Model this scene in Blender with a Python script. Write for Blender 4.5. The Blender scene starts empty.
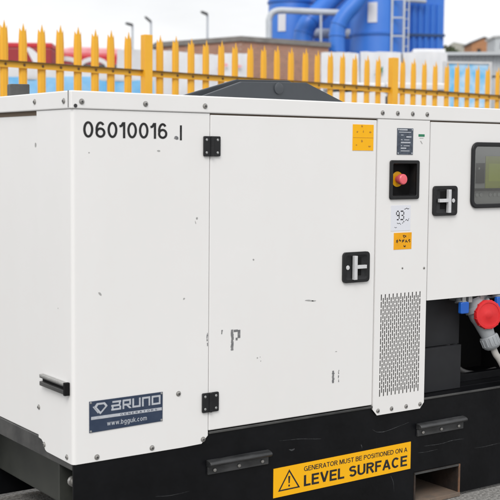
import bpy, bmesh, math, random
from mathutils import Vector, Matrix
random.seed(7)
S = bpy.context.scene
COL = S.collection
PI = math.pi
GZ = -0.012                      # level of the yard

# ------------------------------------------------------------------ camera frame
F_PX = 1148.33                   # focal length in photo pixels (photo 500 wide)
PITCH, ROLL, YAW = 0.0835, 0.0090, 0.6152
CAM = Vector((-1.5735, -3.1681, 1.3383))
fw = Vector((math.sin(YAW)*math.cos(PITCH), math.cos(YAW)*math.cos(PITCH), -math.sin(PITCH)))
rt0 = Vector((math.cos(YAW), -math.sin(YAW), 0))
up0 = rt0.cross(fw)
rt = rt0*math.cos(ROLL) + up0*math.sin(ROLL)
up = -rt0*math.sin(ROLL) + up0*math.cos(ROLL)
def at(px, py, depth):
    """world point that stands at this depth and bearing"""
    return CAM + (fw + rt*((px-250)/F_PX) - up*((py-250)/F_PX))*depth

cam = bpy.data.cameras.new('camera'); camo = bpy.data.objects.new('camera', cam); COL.objects.link(camo)
M3 = Matrix((rt, up, -fw)).transposed()
camo.matrix_world = Matrix.Translation(CAM) @ M3.to_4x4()
cam.sensor_width = 36; cam.lens = F_PX/500*36
cam.clip_start = 0.05; cam.clip_end = 4000
cam.dof.use_dof = True; cam.dof.focus_distance = 4.3; cam.dof.aperture_fstop = 6.3
S.camera = camo

# ------------------------------------------------------------------ materials
def srgb(r, g, b):
    f = lambda c: (c/255/12.92) if c/255 <= .04045 else ((c/255+.055)/1.055)**2.4
    return (f(r), f(g), f(b), 1)
def mat(name, base, rough=.5, metal=0., var=0., var_scale=4., var_col=None, bump=0., bump_scale=60.,
        spec=.5, scratch=0., scratch_col=(.25,.25,.26,1), coat=0., stretch=(1,1,1), detail=6):
    m = bpy.data.materials.new(name); m.use_nodes = True
    nt = m.node_tree; N = nt.nodes; L = nt.links
    b = N['Principled BSDF']
    if len(base) == 3: base = (*base, 1)
    b.inputs['Base Color'].default_value = base
    b.inputs['Roughness'].default_value = rough
    b.inputs['Metallic'].default_value = metal
    b.inputs['Specular IOR Level'].default_value = spec
    b.inputs['Coat Weight'].default_value = coat
    tc = N.new('ShaderNodeTexCoord')
    src = None
    if var > 0:
        mp = N.new('ShaderNodeMapping'); mp.inputs['Scale'].default_value = stretch
        L.new(tc.outputs['Object'], mp.inputs['Vector'])
        n = N.new('ShaderNodeTexNoise'); n.inputs['Scale'].default_value = var_scale
        n.inputs['Detail'].default_value = detail; n.inputs['Roughness'].default_value = .6
        L.new(mp.outputs['Vector'], n.inputs['Vector'])
        cr = N.new('ShaderNodeValToRGB'); cr.color_ramp.elements[0].position = .35; cr.color_ramp.elements[1].position = .7
        L.new(n.outputs['Fac'], cr.inputs['Fac'])
        mu = N.new('ShaderNodeMath'); mu.operation = 'MULTIPLY'; mu.inputs[1].default_value = var
        L.new(cr.outputs['Color'], mu.inputs[0])
        mx = N.new('ShaderNodeMix'); mx.data_type = 'RGBA'
        mx.inputs['A'].default_value = base
        vc = var_col if var_col else tuple(c*.5 for c in base[:3]) + (1,)
        if len(vc) == 3: vc = (*vc, 1)
        mx.inputs['B'].default_value = vc
        L.new(mu.outputs[0], mx.inputs['Factor']); src = mx.outputs['Result']
        rr = N.new('ShaderNodeMapRange'); rr.inputs['To Min'].default_value = max(.02, rough-.06); rr.inputs['To Max'].default_value = min(1, rough+.12)
        L.new(n.outputs['Fac'], rr.inputs['Value']); L.new(rr.outputs['Result'], b.inputs['Roughness'])
    if scratch > 0:
        mp2 = N.new('ShaderNodeMapping'); mp2.inputs['Scale'].default_value = (3, 3, 38); mp2.inputs['Rotation'].default_value = (.1, .13, .1)
        L.new(tc.outputs['Object'], mp2.inputs['Vector'])
        n2 = N.new('ShaderNodeTexNoise'); n2.inputs['Scale'].default_value = 2.6; n2.inputs['Detail'].default_value = 8; n2.inputs['Roughness'].default_value = .72
        L.new(mp2.outputs['Vector'], n2.inputs['Vector'])
        c2 = N.new('ShaderNodeValToRGB'); c2.color_ramp.elements[0].position = .66; c2.color_ramp.elements[1].position = .78
        L.new(n2.outputs['Fac'], c2.inputs['Fac'])
        mu2 = N.new('ShaderNodeMath'); mu2.operation = 'MULTIPLY'; mu2.inputs[1].default_value = scratch
        L.new(c2.outputs['Color'], mu2.inputs[0])
        mx2 = N.new('ShaderNodeMix'); mx2.data_type = 'RGBA'; mx2.inputs['A'].default_value = base; mx2.inputs['B'].default_value = scratch_col
        if src: L.new(src, mx2.inputs['A'])
        L.new(mu2.outputs[0], mx2.inputs['Factor']); src = mx2.outputs['Result']
    if src: L.new(src, b.inputs['Base Color'])
    if bump > 0:
        n3 = N.new('ShaderNodeTexNoise'); n3.inputs['Scale'].default_value = bump_scale; n3.inputs['Detail'].default_value = 4
        L.new(tc.outputs['Object'], n3.inputs['Vector'])
        bp = N.new('ShaderNodeBump'); bp.inputs['Strength'].default_value = bump; bp.inputs['Distance'].default_value = .01
        L.new(n3.outputs['Fac'], bp.inputs['Height']); L.new(bp.outputs['Normal'], b.inputs['Normal'])
    return m

M = {}
M['white'] = mat('white_paint', (.805,.803,.80), .36, var=.24, var_scale=2.4, var_col=(.70,.69,.67), bump=.09, bump_scale=4.5, stretch=(1,1,.45), detail=9)
M['black'] = mat('black_chassis_paint', (.0028,.0031,.0040), .36, var=.6, var_scale=6, var_col=(.008,.0085,.0105), bump=.10, bump_scale=45, scratch=.30, scratch_col=(.075,.08,.085,1), spec=.19)
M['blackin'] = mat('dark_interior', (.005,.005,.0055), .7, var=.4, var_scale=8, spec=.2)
M['frame_grey'] = mat('worn_dark_steel', (.032,.033,.034), .40, var=.7, var_scale=9, var_col=(.10,.10,.096), bump=.1, bump_scale=40)
M['tank'] = mat('dusty_tank_paint', (.030,.033,.030), .5, var=.8, var_scale=4, var_col=(.065,.068,.058), detail=9)
M['slate'] = mat('slate_grey_paint', (.040,.047,.056), .45, var=.35, var_scale=7, var_col=(.06,.066,.074), bump=.06, bump_scale=60)
M['plastic'] = mat('black_plastic', (.010,.0105,.012), .40, var=.3, var_scale=30, var_col=(.022,.023,.025), bump=.08, bump_scale=300, spec=.35)
M['steel'] = mat('bolt_steel', (.42,.415,.40), .40, metal=.6, var=.6, var_scale=60, var_col=(.13,.12,.11))
M['silver'] = mat('silver_lever', (.72,.73,.75), .34, metal=.25, var=.3, var_scale=60)
M['galv'] = mat('galvanised_steel', (.42,.43,.43), .42, metal=.6, var=.4, var_scale=20)
M['rust'] = mat('rusty_steel', (.10,.065,.045), .75, var=.8, var_scale=14, var_col=(.26,.12,.06), bump=.2, bump_scale=60)
M['pocket'] = mat('pocket_steel', (.012,.011,.011), .6, var=.8, var_scale=9, var_col=(.05,.030,.020), bump=.2, bump_scale=60)
M['floorrust'] = mat('dusty_rust', (.13,.105,.085), .8, var=.8, var_scale=10, var_col=(.24,.16,.11), bump=.2, bump_scale=60)
M['scratch'] = mat('scratched_paint', (.012,.013,.015), .5, var=1., var_scale=120, var_col=(.085,.09,.095))
M['tierail'] = mat('tie_rail_paint', (.016,.017,.018), .40, var=.8, var_scale=7, var_col=(.075,.077,.08), stretch=(1,3,3))
M['baycable'] = mat('dusty_cable', (.06,.06,.062), .5, var=.6, var_scale=20, var_col=(.12,.115,.11))
M['gap'] = mat('brown_seal', (.13,.095,.065), .8)
M['railtop'] = mat('dark_rail_edge', (.16,.085,.02), .7, var=.8, var_scale=12, var_col=(.05,.035,.02))  # darker mottled brown for the top flange of the rail
M['ink'] = mat('dark_print', (.014,.0145,.016), .6, var=.5, var_scale=45, var_col=(.055,.055,.055), spec=.25)
M['fadeink'] = mat('worn_print', (.115,.12,.13), .6, var=.7, var_scale=60, var_col=(.36,.36,.36))
M['scuff'] = mat('scuff_mark', (.27,.27,.27), .6, var=.8, var_scale=90, var_col=(.55,.55,.54))
M['yellow'] = mat('sticker_yellow', (.93,.47,.004), .45, var=.25, var_scale=14, var_col=(.84,.40,.004), spec=.3)
M['orange'] = mat('sticker_orange', (.88,.40,.006), .45, spec=.3, var=.25, var_scale=30)
M['navy'] = mat('navy_plate', (.020,.036,.075), .36, var=.5, var_scale=22, var_col=(.045,.066,.11))
M['platetext'] = mat('plate_lettering', (.50,.53,.58), .4, var=.4, var_scale=60)
M['dataplate'] = mat('data_plate', (.035,.045,.065), .35, var=.6, var_scale=60, var_col=(.12,.15,.20))
M['paper'] = mat('sticker_paper', (.72,.74,.80), .5)
M['green'] = mat('green_print', (.02,.20,.10), .5)
M['red'] = mat('red_plastic', (.66,.016,.020), .40, var=.25, var_scale=40, bump=.05)
M['redbtn'] = mat('red_button', (.78,.13,.16), .32)  # pinker red: sun reflection put into the base colour
M['greyp'] = mat('grey_plastic', (.30,.32,.34), .45, var=.25, var_scale=30, var_col=(.2,.21,.22))
M['bluep'] = mat('blue_plastic', (.012,.11,.50), .42)
M['cable'] = mat('grey_cable', (.40,.39,.37), .55, var=.3, var_scale=30)
M['module'] = mat('control_module', (.27,.275,.275), .5)
M['display'] = mat('display_bezel', (.33,.36,.04), .4)
M['lcd'] = mat('lcd_green', (.40,.46,.035), .35)
M['fence'] = mat('yellow_fence_paint', (.88,.455,.026), .42, var=.5, var_scale=3.2, var_col=(.74,.34,.016), detail=9, bump=.05, bump_scale=40)
# yard concrete with grit
def ground_mat():
    m = mat('concrete_yard', (.24,.235,.225), .9, var=.7, var_scale=.9, var_col=(.33,.325,.31), bump=.5, bump_scale=140)
    nt = m.node_tree; N, L = nt.nodes, nt.links
    b = N['Principled BSDF']; old = b.inputs['Base Color'].links[0].from_socket
    tc = N.new('ShaderNodeTexCoord'); v = N.new('ShaderNodeTexNoise'); v.inputs['Scale'].default_value = 90; v.inputs['Detail'].default_value = 3
    L.new(tc.outputs['Object'], v.inputs['Vector'])
    cr = N.new('ShaderNodeValToRGB'); cr.color_ramp.elements[0].position = .35; cr.color_ramp.elements[1].position = .65
    cr.color_ramp.elements[0].color = (.45,.45,.45,1); cr.color_ramp.elements[1].color = (1.15,1.15,1.15,1)
    L.new(v.outputs['Fac'], cr.inputs['Fac'])
    mx = N.new('ShaderNodeMix'); mx.data_type = 'RGBA'; mx.blend_type = 'MULTIPLY'; mx.inputs['Factor'].default_value = 1
    L.new(old, mx.inputs['A']); L.new(cr.outputs['Color'], mx.inputs['B']); L.new(mx.outputs['Result'], b.inputs['Base Color'])
    return m
M['ground'] = ground_mat()
def brick_mat():
    m = bpy.data.materials.new('red_brick'); m.use_nodes = True
    N, L = m.node_tree.nodes, m.node_tree.links; b = N['Principled BSDF']; b.inputs['Roughness'].default_value = .85
    tc = N.new('ShaderNodeTexCoord'); g = N.new('ShaderNodeSeparateXYZ'); L.new(tc.outputs['Object'], g.inputs[0])
    ad = N.new('ShaderNodeMath'); ad.operation = 'ADD'; L.new(g.outputs['X'], ad.inputs[0]); L.new(g.outputs['Y'], ad.inputs[1])
    cb = N.new('ShaderNodeCombineXYZ'); L.new(ad.outputs[0], cb.inputs['X']); L.new(g.outputs['Z'], cb.inputs['Y'])
    br = N.new('ShaderNodeTexBrick'); br.inputs['Scale'].default_value = 1; br.inputs['Brick Width'].default_value = .225; br.inputs['Row Height'].default_value = .075
    br.inputs['Mortar Size'].default_value = .01; br.inputs['Color1'].default_value = (.42,.185,.115,1); br.inputs['Color2'].default_value = (.31,.14,.09,1); br.inputs['Mortar'].default_value = (.36,.30,.26,1)
    L.new(cb.outputs[0], br.inputs['Vector'])
    n = N.new('ShaderNodeTexNoise'); n.inputs['Scale'].default_value = 1.2; L.new(tc.outputs['Object'], n.inputs['Vector'])
    mx = N.new('ShaderNodeMix'); mx.data_type = 'RGBA'; mx.inputs['B'].default_value = (.46,.29,.21,1)
    mr = N.new('ShaderNodeMapRange'); mr.inputs['From Min'].default_value = .4; mr.inputs['From Max'].default_value = .75; mr.inputs['To Max'].default_value = .6
    L.new(n.outputs['Fac'], mr.inputs['Value']); L.new(mr.outputs['Result'], mx.inputs['Factor']); L.new(br.outputs['Color'], mx.inputs['A'])
    L.new(mx.outputs['Result'], b.inputs['Base Color'])
    return m
M['brick'] = brick_mat()
M['coping'] = mat('stone_coping', (.24,.23,.215), .85, var=.6, var_scale=3)
M['bluetank'] = mat('blue_tank_paint', (.030,.165,.60), .38, var=.3, var_scale=1.2, var_col=(.065,.23,.66), bump=.03, bump_scale=8)
M['palepipe'] = mat('pale_grey_pipe', (.52,.56,.60), .45, var=.3, var_scale=3)
M['boxwhite'] = mat('box_white', (.74,.745,.765), .45, var=.3, var_scale=1.4, var_col=(.60,.61,.63))
M['boxgrey'] = mat('box_grey', (.60,.61,.625), .5, var=.3, var_scale=2)
M['cabblue'] = mat('cabin_blue', (.115,.42,.76), .45, var=.4, var_scale=3, var_col=(.22,.52,.80))
M['lorryred'] = mat('lorry_red', (.30,.018,.026), .42, var=.3, var_scale=1.5, var_col=(.38,.05,.055))
M['cabred'] = mat('cab_red', (.55,.022,.038), .35, var=.25, var_scale=2)
M['pink'] = mat('faded_pink', (.78,.45,.48), .5, var=.6, var_scale=3, var_col=(.72,.16,.20))
M['rubber'] = mat('tyre_rubber', (.02,.02,.02), .85)
M['winglass'] = mat('vehicle_glass', (.03,.036,.04), .06, spec=.8)
M['shed'] = mat('shed_sheet', (.50,.53,.56), .5, var=.3, var_scale=1, metal=.1)
M['shedroof'] = mat('shed_roof', (.52,.53,.54), .6, var=.4, var_scale=.7)
M['roofslate'] = mat('roof_tiles', (.16,.15,.15), .8, var=.5, var_scale=1)
M['orangebrick'] = mat('orange_brick', (.45,.22,.11), .85, var=.4, var_scale=1)
M['hill'] = mat('hill_grass', (.20,.205,.165), .95, var=.9, var_scale=.03, var_col=(.33,.31,.28), detail=8)
M['lamphead'] = mat('lamp_head', (.07,.075,.08), .5)
M['darkstrip'] = mat('dark_trim', (.03,.03,.032), .5)
# window pane: thin clear polycarbonate
def pane_mat():
    m = bpy.data.materials.new('clear_pane'); m.use_nodes = True
    N, L = m.node_tree.nodes, m.node_tree.links; N.remove(N['Principled BSDF'])
    out = N['Material Output']; t = N.new('ShaderNodeBsdfTransparent'); t.inputs['Color'].default_value = (.86,.87,.86,1)
    g = N.new('ShaderNodeBsdfGlossy'); g.inputs['Roughness'].default_value = .09; g.inputs['Color'].default_value = (.9,.9,.9,1)
    lw = N.new('ShaderNodeLayerWeight'); lw.inputs['Blend'].default_value = .5
    fr = N.new('ShaderNodeMath'); fr.operation = 'MULTIPLY_ADD'; fr.inputs[1].default_value = .42; fr.inputs[2].default_value = .03
    L.new(lw.outputs['Facing'], fr.inputs[0])
    mx = N.new('ShaderNodeMixShader'); L.new(fr.outputs[0], mx.inputs[0]); L.new(t.outputs[0], mx.inputs[1]); L.new(g.outputs[0], mx.inputs[2])
    L.new(mx.outputs[0], out.inputs['Surface']); return m
M['pane'] = pane_mat()
def banner_mat():
    m = mat('banner_print', (.13,.46,.78), .5, var=1., var_scale=2.6, var_col=(.72,.78,.84), detail=3)
    return m
M['banner'] = banner_mat()

# ------------------------------------------------------------------ mesh helpers
class MB:
    def __init__(self): self.v = []; self.f = []; self.mi = []; self.cur = 0
    def m(self, i): self.cur = i; return self
    def add(self, vs, fs, T=None):
        o = len(self.v)
        for p in vs:
            p = Vector(p)
            self.v.append(tuple(T @ p) if T else tuple(p))
        for f in fs: self.f.append([i+o for i in f]); self.mi.append(self.cur)
        return self
    def box(self, x0, x1, y0, y1, z0, z1, T=None):
        v = [(x0,y0,z0),(x1,y0,z0),(x1,y1,z0),(x0,y1,z0),(x0,y0,z1),(x1,y0,z1),(x1,y1,z1),(x0,y1,z1)]
        return self.add(v, [(0,3,2,1),(4,5,6,7),(0,1,5,4),(1,2,6,5),(2,3,7,6),(3,0,4,7)], T)
    def prism(self, pts, a0, a1, axis='y', T=None):
        """polygon pts extruded along an axis; pts are (x,z) for y, (y,z) for x, (x,y) for z"""
        n = len(pts)
        def P(p, a): return (p[0],a,p[1]) if axis == 'y' else (a,p[0],p[1]) if axis == 'x' else (p[0],p[1],a)
        v = [P(p,a0) for p in pts] + [P(p,a1) for p in pts]
        f = [list(range(n)), list(range(2*n-1,n-1,-1))] + [(i,(i+n),(i+1)%n+n,(i+1)%n) for i in range(n)]
        return self.add(v, f, T)
    def cyl(self, a, b, r, n=20, r2=None, caps=True):
        a, b = Vector(a), Vector(b); d = (b-a).normalized()
        u = d.orthogonal().normalized(); w = d.cross(u); r2 = r if r2 is None else r2
        v = [a+(u*math.cos(2*PI*i/n)+w*math.sin(2*PI*i/n))*r for i in range(n)] + [b+(u*math.cos(2*PI*i/n)+w*math.sin(2*PI*i/n))*r2 for i in range(n)]
        f = [(i,(i+1)%n,(i+1)%n+n,i+n) for i in range(n)]
        if caps: f += [list(range(n-1,-1,-1)), list(range(n,2*n))]
        return self.add(v, f)
    def lathe(self, base, d, prof, n=28):
        """prof: (distance along d, radius)"""
        base, d = Vector(base), Vector(d).normalized(); u = d.orthogonal().normalized(); w = d.cross(u)
        v = []; f = []
        for h, r in prof: v += [base+d*h+(u*math.cos(2*PI*i/n)+w*math.sin(2*PI*i/n))*max(r,1e-5) for i in range(n)]
        for k in range(len(prof)-1): f += [(k*n+i,k*n+(i+1)%n,(k+1)*n+(i+1)%n,(k+1)*n+i) for i in range(n)]
        f += [list(range(n-1,-1,-1)), list(range((len(prof)-1)*n,len(prof)*n))]
        return self.add(v, f)
    def tube(self, pts, r, n=14):
        pts = [Vector(p) for p in pts]; v = []; f = []; prev = None
        for i, p in enumerate(pts):
            d = (pts[min(i+1,len(pts)-1)]-pts[max(i-1,0)]).normalized()
            if prev is None: u = d.orthogonal().normalized()
            else: u = (prev - d*prev.dot(d)).normalized()
            prev = u; w = d.cross(u); rr = r[i] if isinstance(r,(list,tuple)) else r
            v += [p+(u*math.cos(2*PI*k/n)+w*math.sin(2*PI*k/n))*rr for k in range(n)]
        for i in range(len(pts)-1): f += [(i*n+k,i*n+(k+1)%n,(i+1)*n+(k+1)%n,(i+1)*n+k) for k in range(n)]
        f += [list(range(n-1,-1,-1)), list(range((len(pts)-1)*n,len(pts)*n))]
        return self.add(v, f)
    def build(self, name, mats, parent=None, bevel=0., smooth=False, seg=2):
        me = bpy.data.meshes.new(name); me.from_pydata(self.v, [], self.f)
        if not isinstance(mats,(list,tuple)): mats = [mats]
        for mm in mats: me.materials.append(mm)
        for p, i in zip(me.polygons, self.mi): p.material_index = i
        bm = bmesh.new(); bm.from_mesh(me); bmesh.ops.recalc_face_normals(bm, faces=bm.faces)
        if smooth:
            for f in bm.faces: f.smooth = True
            for e in bm.edges:
                if len(e.link_faces) == 2 and e.calc_face_angle(0) > math.radians(35): e.smooth = False
        bm.to_mesh(me); bm.free()
        o = bpy.data.objects.new(name, me); COL.objects.link(o)
        if parent: o.parent = parent
        if bevel > 0:
            md = o.modifiers.new('bevel','BEVEL'); md.width = bevel; md.segments = seg; md.limit_method = 'ANGLE'; md.angle_limit = math.radians(40)
            md.harden_normals = False
        return o
def thing(name, label, cat, loc=(0,0,0), rz=0., group=None):
    o = bpy.data.objects.new(name, None); COL.objects.link(o); o.location = loc; o.rotation_euler = (0,0,rz); o.empty_display_size = .1
    o['label'] = label; o['category'] = cat
    if group: o['group'] = group
    return o
def tag(o, label, cat, group=None):
    o['label'] = label; o['category'] = cat
    if group: o['group'] = group
    return o
def copy_tree(o, parent=None):
    c = o.copy(); COL.objects.link(c)
    if parent: c.parent = parent
    for ch in list(o.children): copy_tree(ch, c)
    return c
# lettering: drawn as strokes of a plain grotesque alphabet
def _arc(cx, cy, rx, ry, a0, a1, n=18):
    return [(cx+rx*math.cos(math.radians(a0+(a1-a0)*i/n)), cy+ry*math.sin(math.radians(a0+(a1-a0)*i/n))) for i in range(n+1)]
def glyph(c, t):
    """-> width, list of centre lines; cap height 1, stroke t"""
    h = t/2; xh = .74
    def cap(w): return w-h
    if c == ' ': return .24, []
    if c == '.': return t*1.05, [[(h,0),(h,t*1.05)]]
    if c in '0O': w = .60 if c == '0' else .80; return w, [_arc(w/2,.5,w/2-h,.5-h,90,450,40)]
    if c == '1': return .36, [[(.36-h,0),(.36-h,1)],[(0,.73),(.12,.76),(.36-t*.8,.97)]]
    if c == '3': w = .58; return w, [_arc(w/2,.735,w/2-h-.02,.265-h,155,-80), _arc(w/2,.28,w/2-h,.28-h,80,-160)]
    if c in '69':
        w = .60; P = [_arc(w/2,.32,w/2-h,.32-h,90,450,36), _arc(w/2,.5,w/2-h,.5-h,190,42,20)]
        return w, P if c == '6' else [[(w-x,1-y) for x,y in q] for q in P]
    if c == 'A': w = .76; return w, [[(h*.9,0),(w/2,1-h*.6)],[(w/2,1-h*.6),(w-h*.9,0)],[(w*.24,.30),(w*.76,.30)]]
    if c == 'B': w = .68; return w, [[(h,0),(h,1)],[(t,1-h),(w*.5,1-h)]+_arc(w*.52,.755,w*.44-h,.245-h,90,-90,14)+[(t,.51)],[(w*.5,.51)]+_arc(w*.54,.27+h*.5,w*.46-h,.27-h*.5,90,-90,14)+[(t,h)]]
    if c == 'C': w = .74; return w, [_arc(w/2,.5,w/2-h,.5-h,42,318,34)]
    if c == 'D': w = .74; return w, [[(h,0),(h,1)],[(t,1-h),(w*.45,1-h)]+_arc(w*.45,.5,w*.55-h,.5-h,90,-90,22)+[(t,h)]]
    if c == 'E': w = .62; return w, [[(h,0),(h,1)],[(t,1-h),(w,1-h)],[(t,.52),(w*.92,.52)],[(t,h),(w,h)]]
    if c == 'F': w = .58; return w, [[(h,0),(h,1)],[(t,1-h),(w,1-h)],[(t,.50),(w*.9,.50)]]
    if c == 'G': w = .78; return w, [_arc(w/2,.5,w/2-h,.5-h,42,335,34),[(w-h,.0),(w-h,.47)],[(w*.55,.47),(w-t,.47)]]
    if c == 'I': return t, [[(h,0),(h,1)]]
    if c == 'L': w = .56; return w, [[(h,0),(h,1)],[(t,h),(w,h)]]
    if c == 'M': w = .84; return w, [[(h,0),(h,1)],[(w-h,0),(w-h,1)],[(h*1.6,.97),(w/2,.06)],[(w/2,.06),(w-h*1.6,.97)]]
    if c == 'N': w = .72; return w, [[(h,0),(h,1)],[(w-h,0),(w-h,1)],[(h*1.5,.97),(w-h*1.5,.03)]]
    if c == 'P': w = .66; return w, [[(h,0),(h,1)],[(t,1-h),(w*.5,1-h)]+_arc(w*.5,.72,w*.5-h,.28-h,90,-90,16)+[(t,.44+h)]]
    if c == 'R': w = .70; return w, [[(h,0),(h,1)],[(t,1-h),(w*.5,1-h)]+_arc(w*.5,.73,w*.48-h,.27-h,90,-90,16)+[(t,.46+h)],[(w*.52,.46),(w-h*.7,0)]]
    if c == 'S': w = .66; return w, [_arc(w/2,.735,w/2-h-.01,.265-h,25,270,22)[:-1]+_arc(w/2,.235+h,w/2-h,.235,90,-155,22)]
    if c == 'T': w = .62; return w, [[(w/2,0),(w/2,1-t)],[(0,1-h),(w,1-h)]]
    if c == 'U': w = .70; return w, [[(h,1),(h,.34)]+_arc(w/2,.34,w/2-h,.34-h,180,360,20)[1:]+[(w-h,1)]]
    if c == 'V': w = .72; return w, [[(h*.9,1),(w/2,h*.6)],[(w/2,h*.6),(w-h*.9,1)]]
    if c == 'w': w = .84; return w, [[(h,xh),(w*.27,.03)],[(w*.27,.03),(w/2,xh)],[(w/2,xh),(w*.73,.03)],[(w*.73,.03),(w-h,xh)]]
    if c == 'b': w = .58; return w, [[(h,0),(h,1)],_arc(w/2,xh/2,w/2-h,xh/2-h,90,450,30)]
    if c == 'g': w = .58; return w, [_arc(w/2,xh/2,w/2-h,xh/2-h,90,450,30),[(w-h,xh),(w-h,-.05)]+_arc(w/2,-.05,w/2-h,.2,0,-150,14)[1:]]
    if c == 'u': w = .56; return w, [[(h,xh),(h,.26)]+_arc(w/2,.26,w/2-h,.26-h,180,360,16)[1:],[(w-h,0),(w-h,xh)]]
    if c == 'k': w = .54; return w, [[(h,0),(h,1)],[(t,.28),(w-h,xh)],[(w*.42,.42),(w-h*.7,0)]]
    if c == 'c': w = .54; return w, [_arc(w/2,xh/2,w/2-h,xh/2-h,45,315,24)]
    if c == 'o': w = .58; return w, [_arc(w/2,xh/2,w/2-h,xh/2-h,90,450,30)]
    if c == 'm': w = .86; q = w/2; return w, [[(h,0),(h,xh)],[(h,.5)]+_arc(h+(q-h)/2,.5,(q-h)/2,xh-.5-h,180,0,14)+[(q,0)],[(q,.5)]+_arc(q+(w-h-q)/2,.5,(w-h-q)/2,xh-.5-h,180,0,14)+[(w-h,0)]]
    raise KeyError(c)
def stroke(P, t):
    P = [p for i, p in enumerate(P) if i == 0 or math.hypot(p[0]-P[i-1][0],p[1]-P[i-1][1]) > 1e-5]
    n = len(P); closed = n > 3 and math.hypot(P[0][0]-P[-1][0],P[0][1]-P[-1][1]) < 1e-6; v = []
    for i in range(n):
        a = P[i-1] if i > 0 else (P[-2] if closed else P[0]); c = P[i+1] if i < n-1 else (P[1] if closed else P[-1]); b = P[i]
        d0 = (b[0]-a[0],b[1]-a[1]); d1 = (c[0]-b[0],c[1]-b[1])
        l0 = math.hypot(*d0); l1 = math.hypot(*d1)
        if l0 < 1e-9: d0, l0 = d1, l1
        if l1 < 1e-9: d1, l1 = d0, l0
        n0 = (-d0[1]/l0,d0[0]/l0); n1 = (-d1[1]/l1,d1[0]/l1); m = (n0[0]+n1[0],n0[1]+n1[1]); ml = math.hypot(*m) or 1
        m = (m[0]/ml,m[1]/ml); k = t/2/max(.5,m[0]*n0[0]+m[1]*n0[1])
        v += [(b[0]+m[0]*k,b[1]+m[1]*k),(b[0]-m[0]*k,b[1]-m[1]*k)]
    return v, [(2*i,2*i+1,2*i+3,2*i+2) for i in range(n-1)]
def text_front(mb, s, x0, x1, z0, z1, y, weight=.15, gap=.13):
    """letters on a plane facing -y; z0 base line, z1 cap height; each stroke of a letter 0.02 mm before the last"""
    x = 0; G = []
    for c in s:
        w, P = glyph(c, weight); G.append((x,P)); x += w+gap
    sx = (x1-x0)/(x-gap); sz = z1-z0
    for gx, P in G:
        for k, p in enumerate(P):
            v, f = stroke(p, weight); mb.add([(x0+(gx+a)*sx, y-.00003*k, z0+b*sz) for a, b in v], f)
def smooth_path(P, n=6):
    out = []
    for i in range(len(P)-1):
        a = P[max(i-1,0)]; b = P[i]; c = P[i+1]; e = P[min(i+2,len(P)-1)]
        for k in range(n):
            t = k/n; out.append(.5*((2*b)+(c-a)*t+(2*a-5*b+4*c-e)*t*t+(3*b-a-3*c+e)*t**3))
    out.append(P[-1]); return out
def rrect(x0, x1, z0, z1, r, n=5):
    pts = []
    for cx, cz, a0 in ((x1-r,z1-r,0),(x0+r,z1-r,90),(x0+r,z0+r,180),(x1-r,z0+r,270)):
        for i in range(n+1):
            a = math.radians(a0+90*i/n); pts.append((cx+r*math.cos(a), cz+r*math.sin(a)))
    return pts
def ring(mb, outer, inner, y0, y1):
    """frame between two closed loops of equal length, front y0, back y1"""
    n = len(outer)
    v = [(p[0],y0,p[1]) for p in outer]+[(p[0],y0,p[1]) for p in inner]+[(p[0],y1,p[1]) for p in outer]+[(p[0],y1,p[1]) for p in inner]
    f = []
    for i in range(n):
        j = (i+1)%n
        f += [(i,j,n+j,n+i),(2*n+i,3*n+i,3*n+j,2*n+j),(i,2*n+i,2*n+j,j),(n+i,n+j,3*n+j,3*n+i)]
    mb.add(v, f)

# ------------------------------------------------------------------ THE GENERATOR
L_, W_ = 2.2, 1.0
gen = thing('generator', 'large white diesel generator on a black steel skid, in front of the yellow fence', 'generator')

# --- corner posts: one bent sheet each (front panel + short return on the end)
def bent_corner(front):
    r = .012; path = [(.4988,0,.397),(.474,0,.372),(.40,0,.370),(.25,0,.370),(.12,0,.370),(r+.002,0,.370)]
    for i in range(1,8):
        a = math.radians(270-90*i/8); path.append((r+r*math.cos(a), r+r*math.sin(a), .370))
    path += [(0,r+.002,.370),(0,.10,.371),(0,.188,.372),(0,.200,.376),(0,.208,.386),(0,.216,.398),(0,.228,.405),(0,.249,.407)]
    mb = MB(); t = .004; n = len(path)
    outer = path; inner = []
    for x, y, z in path:
        inner.append((max(x, t) if y > 1e-6 or x < .02 else x, max(y, t), z))
    ztop = 1.4688; v = []; f = []
    for x, y, z in outer: v += [(x,y,z),(x,y,ztop)]
    for x, y, z in inner: v += [(x,y,z),(x,y,ztop)]
    for i in range(n-1):
        a = 2*i; b = 2*(i+1); c = 2*n+a; d = 2*n+b
        f += [(a,b,b+1,a+1),(c,c+1,d+1,d),(a,c,d,b),(a+1,b+1,d+1,c+1)]
    f += [(0,1,2*n+1,2*n),(2*n-2,4*n-2,4*n-1,2*n-1)]
    if not front: v = [(x, W_-y, z) for x, y, z in v]
    mb.add(v, f); return mb
corner = bent_corner(True).build('corner_panel', M['white'], gen, smooth=True)
bent_corner(False).build('corner_panel', M['white'], gen, smooth=True)

# --- end panel, slightly recessed between the posts
mb = MB().box(.0090,.022,.2515,.7485,.4085,1.4640); endp = mb.build('end_panel', M['white'], gen, bevel=.003)
# small grab profile on the end
mb = MB()
mb.box(-.016,-.0002,.031,.208,.617,.625); mb.m(2).box(-.0159,-.0002,.031,.208,.6135,.6169); mb.box(-.0155,-.0002,.031,.208,.588,.602)
mb.m(1).box(-.006,-.0002,.031,.205,.6022,.6133); mb.box(-.018,-.0002,.018,.0308,.586,.627)
mb.build('end_grip', [mat('worn_aluminium',(.42,.42,.41),.4,metal=.35,var=.6,var_scale=40,var_col=(.2,.2,.19)),M['blackin'],M['frame_grey']], gen, bevel=.002)

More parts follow.
